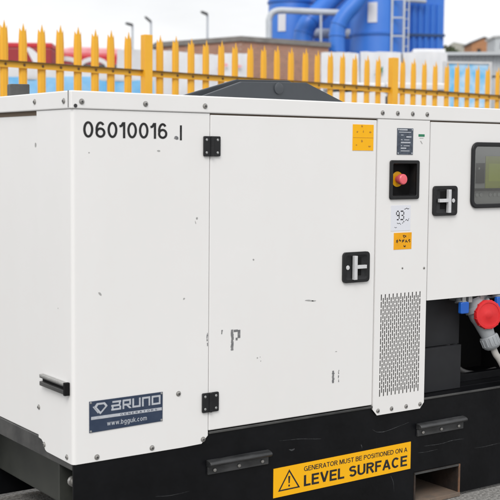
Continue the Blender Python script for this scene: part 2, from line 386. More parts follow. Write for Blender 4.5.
# --- dark core added to block light, so gaps read as shadow
mb = MB().box(.03,1.485,.028,.97,.41,1.455); mb.build('dark_core', M['blackin'], gen)
mb = MB(); mb.box(.012,2.19,.0075,.027,1.4555,1.4692); mb.box(.0075,.0269,.0271,.98,1.4555,1.4692); mb.build('door_seal', M['gap'], gen)

# --- doors
door = MB().box(.5022,1.2262,0,.022,.4125,1.4648).build('door', M['white'], gen, bevel=.003)
mb = MB(); X0, X1, Z0, Z1 = 1.4955, 2.192, .786, 1.4648; a0, a1, c0, c1 = 1.723, 2.075, 1.144, 1.382
mb.box(X0,a0,0,.022,Z0,Z1); mb.box(a1,X1,0,.022,Z0,Z1); mb.box(a0,a1,0,.022,Z0,c0); mb.box(a0,a1,0,.022,c1,Z1)
cdoor = mb.build('control_door', M['white'], gen)

# --- louvred column with real slots
def column():
    mb = MB(); x0, x1, z0, z1 = 1.2295, 1.4885, .371, 1.4690
    ya, yb = -.0025, -.0005
    gx0, gx1, gz0, gz1 = 1.2565, 1.4615, .440, .824
    ex0, ex1, ez0, ez1 = 1.2925, 1.4305, 1.180, 1.315
    # plate pieces
    mb.prism([(x0,.393),(x0+.020,z0),(x1-.020,z0),(x1,.393),(x1,gz0),(x0,gz0)], ya, yb)
    mb.box(x0,gx0,ya,yb,gz0,gz1); mb.box(gx1,x1,ya,yb,gz0,gz1)
    mb.box(x0,x1,ya,yb,gz1,ez0)
    mb.box(x0,ex0,ya,yb,ez0,ez1); mb.box(ex1,x1,ya,yb,ez0,ez1)
    mb.box(x0,x1,ya,yb,ez1,z1)
    # side folds of the tray
    mb.box(x0,x0+.002,yb,.03,.395,z1); mb.box(x1-.002,x1,yb,.03,.395,z1)
    nc = 21; pitch = (gx1-gx0)/nc; sw = pitch*.60
    for c in range(nc):
        a = gx0+c*pitch; s0 = a+(pitch-sw)/2; s1 = s0+sw
        mb.box(a,s0,ya,yb,gz0,gz1); mb.box(s1,a+pitch,ya,yb,gz0,gz1)
        p = (gz1-gz0)/14; top = gz1 if c%2 == 0 else gz1-p*.5; bot = gz0 if c%2 == 0 else gz0+p*.5
        if c%2: mb.box(s0,s1,ya,yb,top,gz1); mb.box(s0,s1,ya,yb,gz0,bot)
        k = top - p
        while k > bot+.004:
            mb.box(s0,s1,ya,yb,k,min(top,k+.0045)); k -= p
    return mb
colp = column().build('louvre_column', M['white'], gen)
MB().box(1.2345,1.4835,.018,.024,.40,1.15).build('louvre_backing', mat('louvre_mesh',(.12,.12,.12),.8), gen)

# --- roof with folded cap flange
mb = MB().box(-.004,2.204,-.004,W_+.004,1.4700,1.525)
roof = mb.build('roof', M['white'], gen, bevel=.004, seg=3)
mb = MB().box(-.0046,.012,-.0046,.0085,1.4695,1.5252)   # corner slit of the cap
MB().box(-.0052,-.0035,.0125,.0150,1.474,1.5252).build('cap_seam', M['darkstrip'], roof)
MB().cyl((.011,-.0052,1.479),(.011,-.003,1.479),.006,14).build('drain_hole', M['darkstrip'], roof)
# --- lifting plates on the roof
pl = [(.655,1.5255),(.895,1.607),(1.199,1.6165),(1.452,1.5255)]
mb = MB().prism(pl,.385,.405); lp = mb.build('lifting_plate', M['slate'], gen, bevel=.003)
MB().lathe((1.063,.3851,1.588),(0,-1,0),[(0,.022),(.006,.021),(.010,.015),(.011,.004)],24).build('lifting_bolt', M['slate'], lp, smooth=True)
pl2 = [(.612,1.5255),(.950,1.623),(1.199,1.630),(1.452,1.5255)]
MB().prism(pl2,.500,.520).build('lifting_plate', M['slate'], gen, bevel=.003)
mb = MB().box(.80,1.30,.405,.500,1.5255,1.54); mb.build('lifting_beam', M['slate'], gen, bevel=.004)
# --- small box at the far end of the roof
mb = MB().prism([(.152,1.5255),(.152,1.586),(.228,1.588),(.228,1.5255)],.80,.835); mb.build('roof_box', M['frame_grey'], gen, bevel=.004)

# --- bolts
def bolt_mesh(r=.0072):
    me = bpy.data.meshes.new('bolt'); mb = MB()
    mb.lathe((0,0,0),(0,-1,0),[(0,r*1.25),(.0012,r*1.25),(.0013,r),(.0035,r*.92),(.005,r*.55),(.0053,.001)],16)
    mb.m(1).lathe((0,-.0046,0),(0,-1,0),[(0,r*.42),(.0012,r*.42)],6)
    o = mb.build('bolt', [M['steel'],M['darkstrip']], gen, smooth=True); return o
b0 = bolt_mesh(); first = [True]
def bolt(x, y, z, face='y', s=1.):
    if first[0]: o = b0; first[0] = False
    else: o = b0.copy(); COL.objects.link(o); o.parent = gen
    o.location = (x,y,z); o.rotation_euler = (0, random.uniform(0,6), 0)
    if face == 'x': o.rotation_euler = (0,0,-PI/2)
    o.scale = (s,s,s)
for x in (.032,.255,.478,1.249,1.323,1.398,1.472): bolt(x,-.004,1.492)
for x in (1.75,2.0): pass
for x,z in ((.083,.384),(.283,.385),(.480,.386),(.383,.552)): bolt(x,0,z)
for x in (1.254,1.322,1.396,1.468): bolt(x,-.0025,.388,s=.95)
bolt(1.363,-.0025,.917,s=.45); bolt(1.474,-.0025,.912,s=.55)
for y,z in ((.253,1.498),(.044,1.494),(.747,1.498),(.956,1.494)): bolt(-.004,y,z,'x')
for y,z in ((.245,.508),(.205,.392),(.041,.387),(.755,.508)): bolt(0 if y != .245 else 0,y,z,'x',.95)

# --- hinges of the main door
for zc in (1.362,.5095):
    mb = MB()
    for sx in (-1,1):
        xx0, xx1 = (.4735,.5015) if sx < 0 else (.5085,.5385)
        mb.prism(rrect(xx0,xx1,zc-.033,zc+.033,.004,3),-.007,-.0004)
    mb.cyl((.505,-.0065,zc-.033),(.505,-.0065,zc+.033),.0062,16)
    mb.m(1)
    for xx in (.484,.527):
        for zz in (zc-.021,zc+.021): mb.lathe((xx,-.0068,zz),(0,-1,0),[(0,.0048),(.0016,.0040),(.002,.001)],12)
    mb.build('hinge', [M['plastic'],M['galv']], door, bevel=.001, smooth=True)

# --- T handles in square escutcheons
def t_handle(x0, x1, z0, z1, flip, parent):
    mb = MB(); o = rrect(x0,x1,z0,z1,.014); w = x1-x0; h = z1-z0
    i_ = rrect(x0+w*.10,x1-w*.10,z0+h*.10,z1-h*.10,.010)
    ring(mb, o, i_, -.009, -.0004)
    # sloping inner pan
    mid = rrect(x0+w*.16,x1-w*.16,z0+h*.16,z1-h*.16,.008)
    n = len(i_)
    mb.add([(p[0],-.0088,p[1]) for p in i_]+[(p[0],-.0045,p[1]) for p in mid], [(k,(k+1)%n,(k+1)%n+n,k+n) for k in range(n)]+[list(range(n,2*n))])
    S_ = (lambda t: x0+w*t) if not flip else (lambda t: x1-w*t)
    bx = lambda a, b, *r: mb.box(min(S_(a),S_(b)), max(S_(a),S_(b)), *r)
    mb.m(2); bx(.46,.70,-.0052,-.0042,z0+h*.22,z0+h*.46); bx(.46,.70,-.0052,-.0042,z0+h*.58,z0+h*.82)
    mb.m(1); bx(.345,.46,-.020,-.0075,z0+h*.10,z0+h*.88); bx(.4601,.82,-.019,-.0075,z0+h*.455,z0+h*.57)
    bx(.37,.44,-.0075,-.0040,z0+h*.40,z0+h*.60)
    mb.lathe((S_(.17),-.0075,z0+h*.5),(0,-1,0),[(0,.0085),(.0018,.008),(.002,.002)],14)
    return mb.build('latch_handle', [M['plastic'],M['silver'],M['blackin']], parent, bevel=.0015, smooth=True)
t_handle(1.071,1.196,.877,.988,False,door)
t_handle(1.511,1.638,1.109,1.223,True,cdoor)

# --- window in the control door
wx0, wx1, wz0, wz1 = 1.713, 2.085, 1.134, 1.392
o_ = rrect(wx0,wx1,wz0,wz1,.032,8); i_ = rrect(wx0+.017,wx1-.017,wz0+.017,wz1-.017,.018,8)
mb = MB(); ring(mb, o_, i_, -.010, -.0004); mb.build('window_seal', M['plastic'], cdoor, bevel=.003, smooth=True)
mb = MB()
mb.box(wx0+.012,wx1-.012,-.0035,-.0022,wz0+.012,wz1-.012); mb.build('window_pane', M['pane'], cdoor)
# the control module is real, just behind the pane
mb = MB(); my = .040
mb.box(1.715,2.10,my,my+.01,1.12,1.40); mb.m(1).box(1.715,1.7225,.0225,my-.0002,1.12,1.40); mb.box(2.0755,2.10,.0225,my-.0002,1.12,1.40); mb.box(1.7226,2.0754,.0225,my-.0002,1.3825,1.40); mb.box(1.7226,2.0754,.0225,my-.0002,1.12,1.1435)
mod = mb.build('control_module', [M['module'],M['blackin']], gen)
MB().box(1.838,2.02,my-.003,my-.0002,1.205,1.338).build('display', M['display'], mod)
MB().box(1.856,2.00,my-.0034,my-.0031,1.238,1.308).build('screen', M['lcd'], mod)
mb = MB().box(1.785,1.832,my-.004,my-.0002,1.230,1.310); mb.m(1).cyl((1.798,my-.004,1.289),(1.798,my-.006,1.289),.0045,12)
mb.build('fuse_holder', [M['blackin'],M['galv']], mod)
for xx in (1.792,1.815,1.868,1.893,1.918,1.96,1.99): MB().cyl((xx,my-.0002,1.184),(xx,my-.003,1.184),.0075,14).build('push_button', M['galv'], mod)

# --- emergency stop in its recess
mb = MB(); ex0, ex1, ez0, ez1 = 1.288, 1.435, 1.175, 1.320
o_ = rrect(ex0,ex1,ez0,ez1,.009); i_ = rrect(ex0+.014,ex1-.014,ez0+.013,ez1-.013,.005)
ring(mb,o_,i_,-.010,-.0028)
n = len(i_); dk = .052
back = rrect(ex0+.020,ex1-.020,ez0+.018,ez1-.018,.005)
mb.add([(p[0],-.0029,p[1]) for p in i_]+[(p[0],dk,p[1]) for p in back],[(k,(k+1)%n,(k+1)%n+n,k+n) for k in range(n)]+[list(range(n,2*n))])
estop = mb.build('stop_recess', M['plastic'], gen, bevel=.002, smooth=True)
mb = MB(); cx, cz = 1.357, 1.249
mb.lathe((cx,dk-.0005,cz),(0,-1,0),[(0,.031),(.022,.031),(.024,.028),(.024,.016)],28)
mb.build('stop_collar', M['yellow'], estop, smooth=True)
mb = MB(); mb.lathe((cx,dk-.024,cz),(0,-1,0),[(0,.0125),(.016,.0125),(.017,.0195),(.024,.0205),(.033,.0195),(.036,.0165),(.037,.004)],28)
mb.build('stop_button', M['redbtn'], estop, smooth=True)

# --- print and stickers
mb = MB(); text_front(mb,'06010016',.0385,.3375,1.3835,1.4335,-.0006,.145,.12)
mb.build('asset_number', M['ink'], corner)
mb = MB(); mb.box(.3845,.392,-.0006,-.0001,1.380,1.428); mb.build('partial_digit', M['ink'], corner)
mb = MB(); mb.prism([(.3625,1.385),(.365,1.392),(.371,1.394),(.3785,1.390),(.3790,1.383),(.372,1.3815)],-.0006,-.0001)
mb.build('partial_digit', M['fadeink'], corner)
# name plate
npl = MB().prism([(.056,.4645),(.3215,.4690),(.3220,.5655),(.0560,.5640)],-.0022,-.0002).build('name_plate', M['navy'], gen, bevel=.0006)
mb = MB()
def slab(x0,x1,z0,z1): mb.box(x0,x1,-.0028,-.0022,z0,z1)
# boxed, outlined lettering B R U N O
lx = .137; zc0, zc1 = .5265, .5565; th = .0058
def letter(kind, x, w):
    s = slab
    if kind == 'B': s(x-.004,x+w,zc0,zc0+th); s(x,x+w,zc1-th,zc1); s(x-.004,x+w-.003,.5385,.5445); s(x+w-th,x+w,zc0+th,.5385); s(x+w-th-.002,x+w-.002,.5445,zc1-th); s(x-.002,x-.002+th,zc0+th,.5385)
    if kind == 'R': s(x,x+th,zc0,zc1-th); s(x,x+w,zc1-th,zc1); s(x+th,x+w,.5370,.5425); s(x+w-th,x+w,.5425,zc1-th); mb.prism([(x+w*.45,.5370),(x+w*.45+th*1.4,.5370),(x+w+.003,zc0),(x+w-th,zc0)],-.0028,-.0022)
    if kind == 'U': s(x,x+th,zc0+th,zc1); s(x+w-th,x+w,zc0+th,zc1); s(x,x+w,zc0,zc0+th)
    if kind == 'N': s(x,x+th,zc0,zc1-th); s(x,x+w,zc1-th,zc1); s(x+w-th,x+w,zc0,zc1-th)
    if kind == 'O': s(x,x+w,zc0,zc0+th); s(x,x+w,zc1-th,zc1); s(x,x+th,zc0+th,zc1-th); s(x+w-th,x+w,zc0+th,zc1-th)
for k, (ch, w) in enumerate((('B',.031),('R',.030),('U',.030),('N',.030),('O',.033))): letter(ch, lx, w); lx += w+.0055
# faceted diamond
D = [(.072,.5445),(.082,.5565),(.110,.5565),(.120,.5445),(.094,.5195)]
Di = [(.0815,.5435),(.0865,.5505),(.1065,.5505),(.1120,.5435),(.0955,.5275)]
for k in range(5):
    j = (k+1)%5; mb.prism([D[k],D[j],Di[j],Di[k]],-.0028,-.0022)
mb.prism([(.0675,.5460),(.0715,.5470),(.088,.527),(.086,.523)],-.0028,-.0022)
slab(.062,.318,.5055,.5150)
mb.m(1)
text_front(mb,'GENERATORS',.165,.300,.5072,.5133,-.0030,.16,.45)
mb.m(0); text_front(mb,'www.bgguk.com',.118,.262,.4800,.4950,-.0027,.135,.15)
mb.build('lettering', [M['platetext'],M['navy']], npl)
for x,z in ((.061,.469),(.061,.5595),(.317,.4735),(.317,.561)): MB().lathe((x,-.0022,z),(0,-1,0),[(0,.0036),(.0015,.003),(.0018,.001)],10).build('rivet', M['galv'], npl)

# long warning sticker on the skid
ws = MB().prism([(.777,.1335),(1.430,.1400),(1.430,.2455),(.777,.2385)],.0026,.0042).build('warning_sticker', M['yellow'], gen)
mb = MB(); y = .0022
text_front(mb,'GENERATOR MUST BE POSITIONED ON A',.912,1.412,.2095,.2270,y,.15,.08)
text_front(mb,'LEVEL SURFACE',.912,1.412,.1545,.1950,y,.185,.085)
A = [(.797,.1535),(.895,.1545),(.846,.2275)]; c = (.846,.1785)
Ai = [(c[0]+(p[0]-c[0])*.80, c[1]+(p[1]-c[1])*.80) for p in A]
for k in range(3):
    j = (k+1)%3; mb.add([(A[k][0],y,A[k][1]),(A[j][0],y,A[j][1]),(Ai[j][0],y,Ai[j][1]),(Ai[k][0],y,Ai[k][1])],[(0,1,2,3)])
mb.add([(.8415,y,.203),(.8505,y,.203),(.8485,y,.177),(.8435,y,.177)],[(0,1,2,3)])
mb.add([(.8425,y,.172),(.8495,y,.172),(.8495,y,.165),(.8425,y,.165)],[(0,1,2,3)])
mb.build('lettering', M['ink'], ws)
# door pictogram sticker
s1 = MB().box(1.111,1.2095,-.0014,-.0002,1.354,1.4475).build('warning_sticker', M['yellow'], gen)
mb = MB()
mb.box(1.112,1.2085,-.0018,-.0014,1.3995,1.4008)
for x,z,w,h in ((1.150,1.437,.008,.010),(1.128,1.417,.010,.008),(1.188,1.417,.012,.008),(1.158,1.418,.006,.010),(1.150,1.383,.009,.012),(1.184,1.366,.016,.007),(1.125,1.371,.008,.006)):
    mb.prism([(x+w*(.5+.5*math.cos(q))*(.6+.4*math.sin(q*1.7+x*900)**2), z+h*(.5+.5*math.sin(q))*(.7+.3*math.cos(q*2.3+z*700)**2)) for q in [2*PI*i/9 for i in range(9)]],-.0018,-.0014)
mb.build('pictogram', mat('faded_print',(.46,.22,.012),.6), s1)
# data plate
dp = MB().box(1.323,1.4025,-.0045,-.0028,1.341,1.438).build('data_plate', M['dataplate'], gen)
mb = MB()
for k,(z,a,b) in enumerate(((1.4300,.01,.05),(1.422,.008,.068),(1.4115,.018,.030),(1.404,.045,.070),(1.394,.018,.026),(1.394,.034,.060),(1.383,.018,.066),(1.372,.018,.024),(1.372,.032,.062),(1.362,.018,.045),(1.353,.018,.062))):
    mb.box(1.323+a,1.323+b,-.0049,-.0045,z,z+.0028+.002*(k%3==0))
for x in (1.328,1.397):
    for z in (1.346,1.433): mb.cyl((x,-.0045,z),(x,-.0055,z),.0028,10)
mb.build('plate_print', M['platetext'], dp)
MB().box(1.431,1.462,-.0032,-.0026,1.4085,1.4175).build('green_label', M['green'], gen)
mb = MB().prism([(1.440,1.392),(1.444,1.393),(1.452,1.383),(1.450,1.380)],-.0031,-.0026); mb.box(1.436,1.456,-.0031,-.0026,1.402,1.404); mb.build('pen_mark', M['scuff'], gen)
# number tag
tg = MB().box(1.300,1.398,-.0034,-.0026,1.058,1.153).build('number_tag', M['paper'], gen)
mb = MB()
rows9 = ('0110','1001','1001','0111','0001','0001','0110'); rows3 = ('1110','0001','0001','0110','0001','0001','1110')
for gx, rows in ((1.325,rows9),(1.348,rows3)):
    for r_, row in enumerate(rows):
        for c_, b_ in enumerate(row):
            if b_ == '1': x = gx+c_*.0046; z = 1.1285-r_*.0052; mb.box(x,x+.0041,-.0037,-.0034,z,z+.0046)
def squiggle(mb, x, z, w, h, y, n=5, t=.0022):
    P = [(x+w*i/(n-1), z+h*random.random()) for i in range(n)]
    v, f = stroke(P, t); mb.add([(a,y,b) for a,b in v], f)
squiggle(mb,1.366,1.137,.024,.006,-.0037); squiggle(mb,1.330,1.080,.020,.012,-.0037,4,.0018); squiggle(mb,1.356,1.084,.012,.014,-.0037,4,.0018); squiggle(mb,1.372,1.088,.018,.020,-.0037,5,.0018); squiggle(mb,1.318,1.068,.012,.006,-.0037,3,.0016)
mb.build('lettering', M['ink'], tg)
# orange service sticker
so = MB().box(1.3165,1.4060,-.0034,-.0026,.988,1.0505).build('service_sticker', M['orange'], gen)
mb = MB()
for x,z,w,h in ((1.362,1.030,.016,.012),(1.328,1.013,.009,.013),(1.343,1.013,.009,.013),(1.358,1.013,.010,.013),(1.374,1.013,.012,.013),(1.390,1.013,.009,.012),(1.366,.996,.010,.008)):
    for q in range(2): squiggle(mb,x,z,w,h,-.0038-.00003*q,4,.0026)
mb.build('service_print', M['ink'], so)
# stencil remnants on the door
def dabs(x0, x1, z0, z1, n, skip=()):
    mb = MB(); dz = (z1-z0)/n
    for k in range(n):
        if k in skip: continue
        mb.box(x0+random.uniform(-.0012,.0018),x1+random.uniform(-.002,.0012),-.0006,-.0001,z0+k*dz,z0+(k+1)*dz+.0002)
    return mb
mb = dabs(.590,.6005,.676,.747,14); mb.box(.601,.617,-.0006,-.0001,.738,.746); mb.box(.6172,.628,-.0006,-.0001,.716,.744); mb.box(.609,.6170,-.0006,-.0001,.709,.718)
mb.build('stencil_remnant', M['fadeink'], door)
dabs(.5515,.5555,.735,.749,3).build('stencil_remnant', M['fadeink'], door)
dabs(1.033,1.043,.516,.561,11).build('stencil_remnant', M['fadeink'], door)
dabs(1.0615,1.0645,.517,.561,9,(2,5)).build('stencil_remnant', M['fadeink'], door)
dabs(.4925,.4965,.700,.744,8,(2,)).build('stencil_remnant', M['fadeink'], corner)
# scuffs and chips in the paint
mb = MB()
def blob(x, z, r, ax=1., rot=0., parts=7):
    pts = []
    for i in range(parts):
        a = 2*PI*i/parts; rr = r*random.uniform(.6,1.15); u, w = rr*math.cos(a)*ax, rr*math.sin(a)/ax
        pts.append((x+u*math.cos(rot)-w*math.sin(rot), z+u*math.sin(rot)+w*math.cos(rot)))
    MB().prism(pts,-.0004,-.0001).build('paint_chip', M['scuff'], gen)
for a in ((.058,1.337,.0026),(.306,1.345,.0045,1.6),(.452,1.126,.0045),(.446,1.113,.003,.5,.2),(.403,.865,.0042),(.094,.900,.006,1.4,-.9)): blob(*a)
for a in ((.680,.980,.0035),(.925,.8235,.010,2.6,-.13),(.945,.8215,.006,2.2,-.1),(.70,.640,.0035),(.715,.628,.0025),(.712,.642,.002),(1.05,.63,.003,1.5)): blob(*a)
for y,z,r in ((.278,1.361,.0075),(.10,.85,.0022)):
    pts = [(y+r*math.cos(2*PI*i/7)*random.uniform(.5,1.),z+1.3*r*math.sin(2*PI*i/7)*random.uniform(.6,1.)) for i in range(7)]
    xx = .0090 if y > .25 else 0
    MB().prism(pts,xx-.0004,xx-.0001,'x').build('paint_chip', M['scuff'], gen)

# --- skid base
mb = MB(); y0, y1 = .0045, .0145
mb.prism([(.004,0),(.50,0),(.50,.120),(.745,.120),(.745,0),(1.452,0),(1.452,.120),(1.697,.120),(1.697,0),(2.2,0),(2.2,.4085),(.004,.4085)],y0,y1)
mb.box(.004,2.2,y1,.075,.3985,.4083)            # top flange
for x in (.755,1.44,1.71): mb.box(x,x+.012,y1,.95,.002,.36)
rail = mb.build('skid_rail', M['black'], gen, bevel=.0025)
mb = MB(); mb.box(.004,2.2,.9855,.9955,0,.4085); mb.box(.004,2.2,.925,.9855,.3985,.4083); mb.build('skid_rail', M['black'], gen, bevel=.0025)
mb = MB(); mb.box(.504,2.196,-.0005,.0040,.4004,.4088); mb.build('skid_lip', M['frame_grey'], gen, bevel=.0015)
def scratch(pts, w):
    pts = [(p.x, p.z+random.uniform(-.0006,.0006)) for p in smooth_path([Vector((a[0],0,a[1])) for a in pts],4)]
    n = len(pts); k = [w*(.25+.75*math.sin(PI*(i+.4)/n))*random.uniform(.7,1.1) for i in range(n)]
    v = [(a[0],0,a[1]+k[i]/2) for i,a in enumerate(pts)]+[(a[0],0,a[1]-k[i]/2) for i,a in enumerate(pts)]
    MB().add([(q[0],.00435,q[2]) for q in v],[(i,i+1,n+i+1,n+i) for i in range(n-1)]).build('paint_scratch', M['scratch'], gen)
scratch([(1.235,.318),(1.26,.305),(1.30,.303),(1.36,.312),(1.42,.322)],.0022)
scratch([(1.50,.218),(1.58,.214),(1.66,.219),(1.72,.216)],.0020)
scratch([(1.47,.196),(1.52,.193),(1.575,.195)],.0016)
scratch([(1.255,.29),(1.257,.25),(1.256,.245)],.004)
scratch([(1.78,.17),(1.86,.168),(1.93,.171)],.0018)
scratch([(.80,.335),(.88,.331),(.95,.322),(.99,.317)],.0016)
scratch([(.845,.298),(.86,.294),(.87,.297)],.006)
scratch([(1.18,.268),(1.184,.262),(1.186,.252)],.007)
scratch([(.30,.22),(.36,.214),(.43,.216)],.0014)
scratch([(1.33,.128),(1.345,.10),(1.35,.06)],.006)
# fork pockets
for x0, x1 in ((.5,.745),(1.452,1.697)):
    mb = MB()
    mb.box(x0+.0002,x0+.008,.003,.985,.006,.1198); mb.box(x1-.008,x1-.0002,.003,.985,.006,.1198)
    mb.box(x0+.0081,x1-.0081,.003,.985,.112,.1198)
    mb.m(1).box(x0+.0002,x1-.0002,-.004,.985,-.0100,.0058)
    mb.build('fork_pocket', [M['pocket'],M['floorrust']], gen, bevel=.001)
    mb = MB(); mb.box(x1-.0075,x1-.0003,-.0012,.0028,.006,.1195); mb.build('pocket_edge', M['rust'], gen)
    mb = MB(); mb.box(x0+.0003,x1-.0076,-.0012,.0028,.1125,.1195); mb.build('pocket_edge', M['frame_grey'], gen)
# tie rails on the skid side
for x0, x1 in ((.496,.752),(1.457,1.708)):
    mb = MB()
    pts = []
    for i in range(9):
        a = PI*i/8; pts.append((.0040-.030*math.sin(a)**.8, .301+.0115*math.cos(a)))
    mb.prism([(p[0],p[1]) for p in pts],x0,x1,'x')
    mb.box(x0+.002,x1-.002,-.004,.0042,.262,.2892)
    mb.m(1)
    for xx in (x0+.028,(x0+x1)/2,x1-.03): mb.lathe((xx,-.004,.276),(0,-1,0),[(0,.007),(.005,.0065),(.006,.001)],8)
    mb.build('tie_rail', [M['tierail'],M['steel']], gen, bevel=.0015, smooth=True)
# end of the skid: cross channel, tank end, tow pin
mb = MB(); mb.box(.0048,.012,.016,.984,.348,.4078); mb.box(.0121,.06,.016,.984,.348,.354); mb.build('cross_channel', M['frame_grey'], gen, bevel=.002)
mb = MB(); mb.box(.150,1.43,.120,.984,.120,.397); mb.build('fuel_tank', M['tank'], gen, bevel=.006)
mb = MB(); mb.box(.008,.149,.1125,.118,.0,.347); mb.build('gusset_plate', M['tank'], gen, bevel=.001)
mb = MB(); mb.lathe((.035,.0146,.297),(0,1,0),[(0,.011),(.05,.011),(.05,.017),(.062,.017)],12); mb.build('tow_pin', M['steel'], gen, smooth=True)

# --- socket bay under the control door
mb = MB()
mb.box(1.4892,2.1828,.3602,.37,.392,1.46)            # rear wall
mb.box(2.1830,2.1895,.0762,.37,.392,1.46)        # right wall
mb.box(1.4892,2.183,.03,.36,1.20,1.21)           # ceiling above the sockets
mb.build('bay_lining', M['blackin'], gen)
mb = MB(); mb.box(1.4893,1.760,.085,.092,.585,1.0); mb.box(1.4893,1.748,.060,.066,.4095,.583); mb.box(1.4893,1.755,.0662,.084,.577,.584)
mb.build('bay_plate', mat('bay_plate_grey',(.020,.021,.024),.5,var=.5,var_scale=8,spec=.3), gen, bevel=.0015)
mb = MB(); mb.box(1.4893,2.183,.0755,.36,.400,.4095); mb.box(1.76,2.18,.14,.17,.4096,.44); mb.build('bay_floor', M['black'], gen, bevel=.001)
for P in ([(1.80,.22,.77),(1.815,.23,.62),(1.86,.20,.47),(1.95,.18,.425),(2.10,.20,.425)],[(1.93,.26,.77),(1.925,.27,.60),(1.90,.26,.46),(1.82,.24,.428),(1.70,.25,.425)]):
    MB().tube(smooth_path([Vector(p) for p in P]),.012,12).build('bay_cable', M['baycable'], gen, smooth=True)
# socket plate and sockets, facing down
mb = MB(); mb.box(1.70,2.17,.035,.30,.765,.775); mb.build('socket_plate', M['galv'], gen, bevel=.001)
def cee_socket(x, y, z, r, lidmat, open_lid):
    mb = MB(); d = (0.18,-.10,-1)
    mb.lathe((x,y,z),d,[(0,r*.95),(.03,r*.95),(.03,r*1.05),(.045,r*1.05),(.045,r*.8)],24)
    s = mb.build('socket', M['greyp'], gen, smooth=True)
    return s
sk = cee_socket(1.835,.070,.790,.045,None,True)
# red hinged lid, swung open towards the front
mb = MB(); c = Vector((1.822,-.012,.709)); nrm = Vector((-.28,-1,.08)).normalized(); R = .058
mb.lathe(c+nrm*-.016,nrm,[(0,R*.93),(.003,R),(.019,R),(.022,R*.97),(.0225,R*.82),(.0205,R*.80),(.0195,R*.30),(.021,R*.26),(.0215,.002)],36)
u = nrm.orthogonal().normalized(); w = nrm.cross(u)
for k in range(12):
    a = 2*PI*k/12; p = c+(u*math.cos(a)+w*math.sin(a))*R*.985; mb.cyl(p-nrm*.014,p+nrm*.0035,.0030,8)
lid = mb.build('socket_lid', M['red'], gen, smooth=True)
mb = MB(); mb.tube([(1.845,.050,.772),(1.850,.025,.765),(1.842,.004,.752)],.010,10); mb.build('lid_hinge', M['greyp'], lid, smooth=True)
for (x,z,y) in ((1.712,.742,.030),(1.905,.752,.020)):
    mb = MB(); mb.lathe((x+.004,y+.012,z+.05),(-.1,-.25,-1),[(0,.020),(.03,.020),(.03,.024),(.034,.024)],18)
    s = mb.build('socket', M['greyp'], gen, smooth=True)
    mb = MB().prism(rrect(x-.022,x+.022,z-.024,z+.022,.006),y-.022,y-.004); mb.build('socket_cap', M['bluep'], s, bevel=.003, smooth=True)
for x in (1.70,1.735,1.80): MB().box(x,x+.02,.012,.034,.760,.7845).build('socket_bracket', M['galv'], gen, bevel=.001)

# ------------------------------------------------------------------ plug and cable (a thing of its own)
plug = thing('power_plug', 'grey industrial plug with pale cable, pushed into the red lidded socket', 'plug', (1.80,.03,.56))
po = Vector((1.80,.03,.56)); A_ = Vector((1.800,.055,.770)); B_ = Vector((1.862,-.012,.560)); d = (B_-A_).normalized(); ln = (B_-A_).length
mb = MB(); mb.lathe(A_-po,d,[(0,.040),(.03,.042),(.034,.050),(.055,.050),(.058,.043),(.085,.042),(.10,.037),(.150,.030),(.165,.028)],28)
mb.build('plug_body', M['greyp'], plug, smooth=True)
mb = MB(); mb.lathe(A_+d*.1652-po,d,[(0,.0355),(.004,.037),(.040,.0365),(.046,.034),(.054,.024),(.056,.016)],28)
uu = d.orthogonal().normalized(); ww = d.cross(uu)
for k in range(14):
    a = 2*PI*k/14; p = A_+d*.171+(uu*math.cos(a)+ww*math.sin(a))*.0362-po; mb.cyl(p,p+d*.032,.0032,6)
mb.build('cable_gland', M['greyp'], plug, smooth=True)
p0 = A_+d*.215; pts = [p0, p0+d*.03, p0+d*.06+Vector((.006,-.004,0))]
pts += [Vector((1.925,-.060,.415)), Vector((1.965,-.085,.320)), Vector((2.02,-.12,.20)), Vector((2.09,-.18,.08)), Vector((2.18,-.25,.02)), Vector((2.40,-.34,.004)), Vector((2.8,-.40,.004))]
mb = MB(); mb.tube([q-po for q in smooth_path(pts)],.0135,14); mb.build('cable', M['cable'], plug, smooth=True)

# ------------------------------------------------------------------ ground
mb = MB(); mb.add([(-1500,-1500,GZ),(1500,-1500,GZ),(1500,1500,GZ),(-1500,1500,GZ)],[(0,1,2,3)])
g = mb.build('ground', M['ground']); g['kind'] = 'structure'

# ------------------------------------------------------------------ palisade fence
fx, fy, fa, pitch, sl = 1.899, 4.913, .036, .153, -.009
fen = thing('palisade_fence', 'yellow steel palisade fence with pointed pales, behind the white generator', 'fence', (fx,fy,GZ), fa)
RZ, TZ = 2.014-GZ, 2.306-GZ
def pale(h):
    """W section pale with a three pronged head"""
    mb = MB(); w = .034; prof = [(-w,.007),(-w*.78,.006),(-w*.42,-.004),(0,-.0035),(w*.42,-.004),(w*.78,.006),(w,.007)]
    cut = [h-.078,h-.036,h-.062,h,h-.062,h-.036,h-.078]
    n = len(prof); t = .003; v = []
    for i,(x,y) in enumerate(prof): v += [(x,y,.05),(x,y,h-.14),(x*(.90 if i in (0,n-1) else 1),y,cut[i])]
    for i,(x,y) in enumerate(prof): v += [(x,y+t,.05),(x,y+t,h-.14),(x*(.90 if i in (0,n-1) else 1),y+t,cut[i])]
    f = []; k = 3*n
    for i in range(n-1):
        for j in range(2):
            a, b = 3*i+j, 3*(i+1)+j
            f += [(a,b,b+1,a+1),(k+a,k+a+1,k+b+1,k+b)]
        a, b = 3*i, 3*(i+1); f += [(a,k+a,k+b,b),(a+2,b+2,k+b+2,k+a+2)]
    e = 3*(n-1)
    for j in range(2): f += [(j,j+1,k+j+1,k+j),(e+j,k+e+j,k+e+j+1,e+j+1)]
    mb.add(v,f); return mb
pm = pale(TZ).build('pale', M['fence'], fen)
posts_i = (-10,8,26,44)
N0, N1 = -8, 42
firstp = True
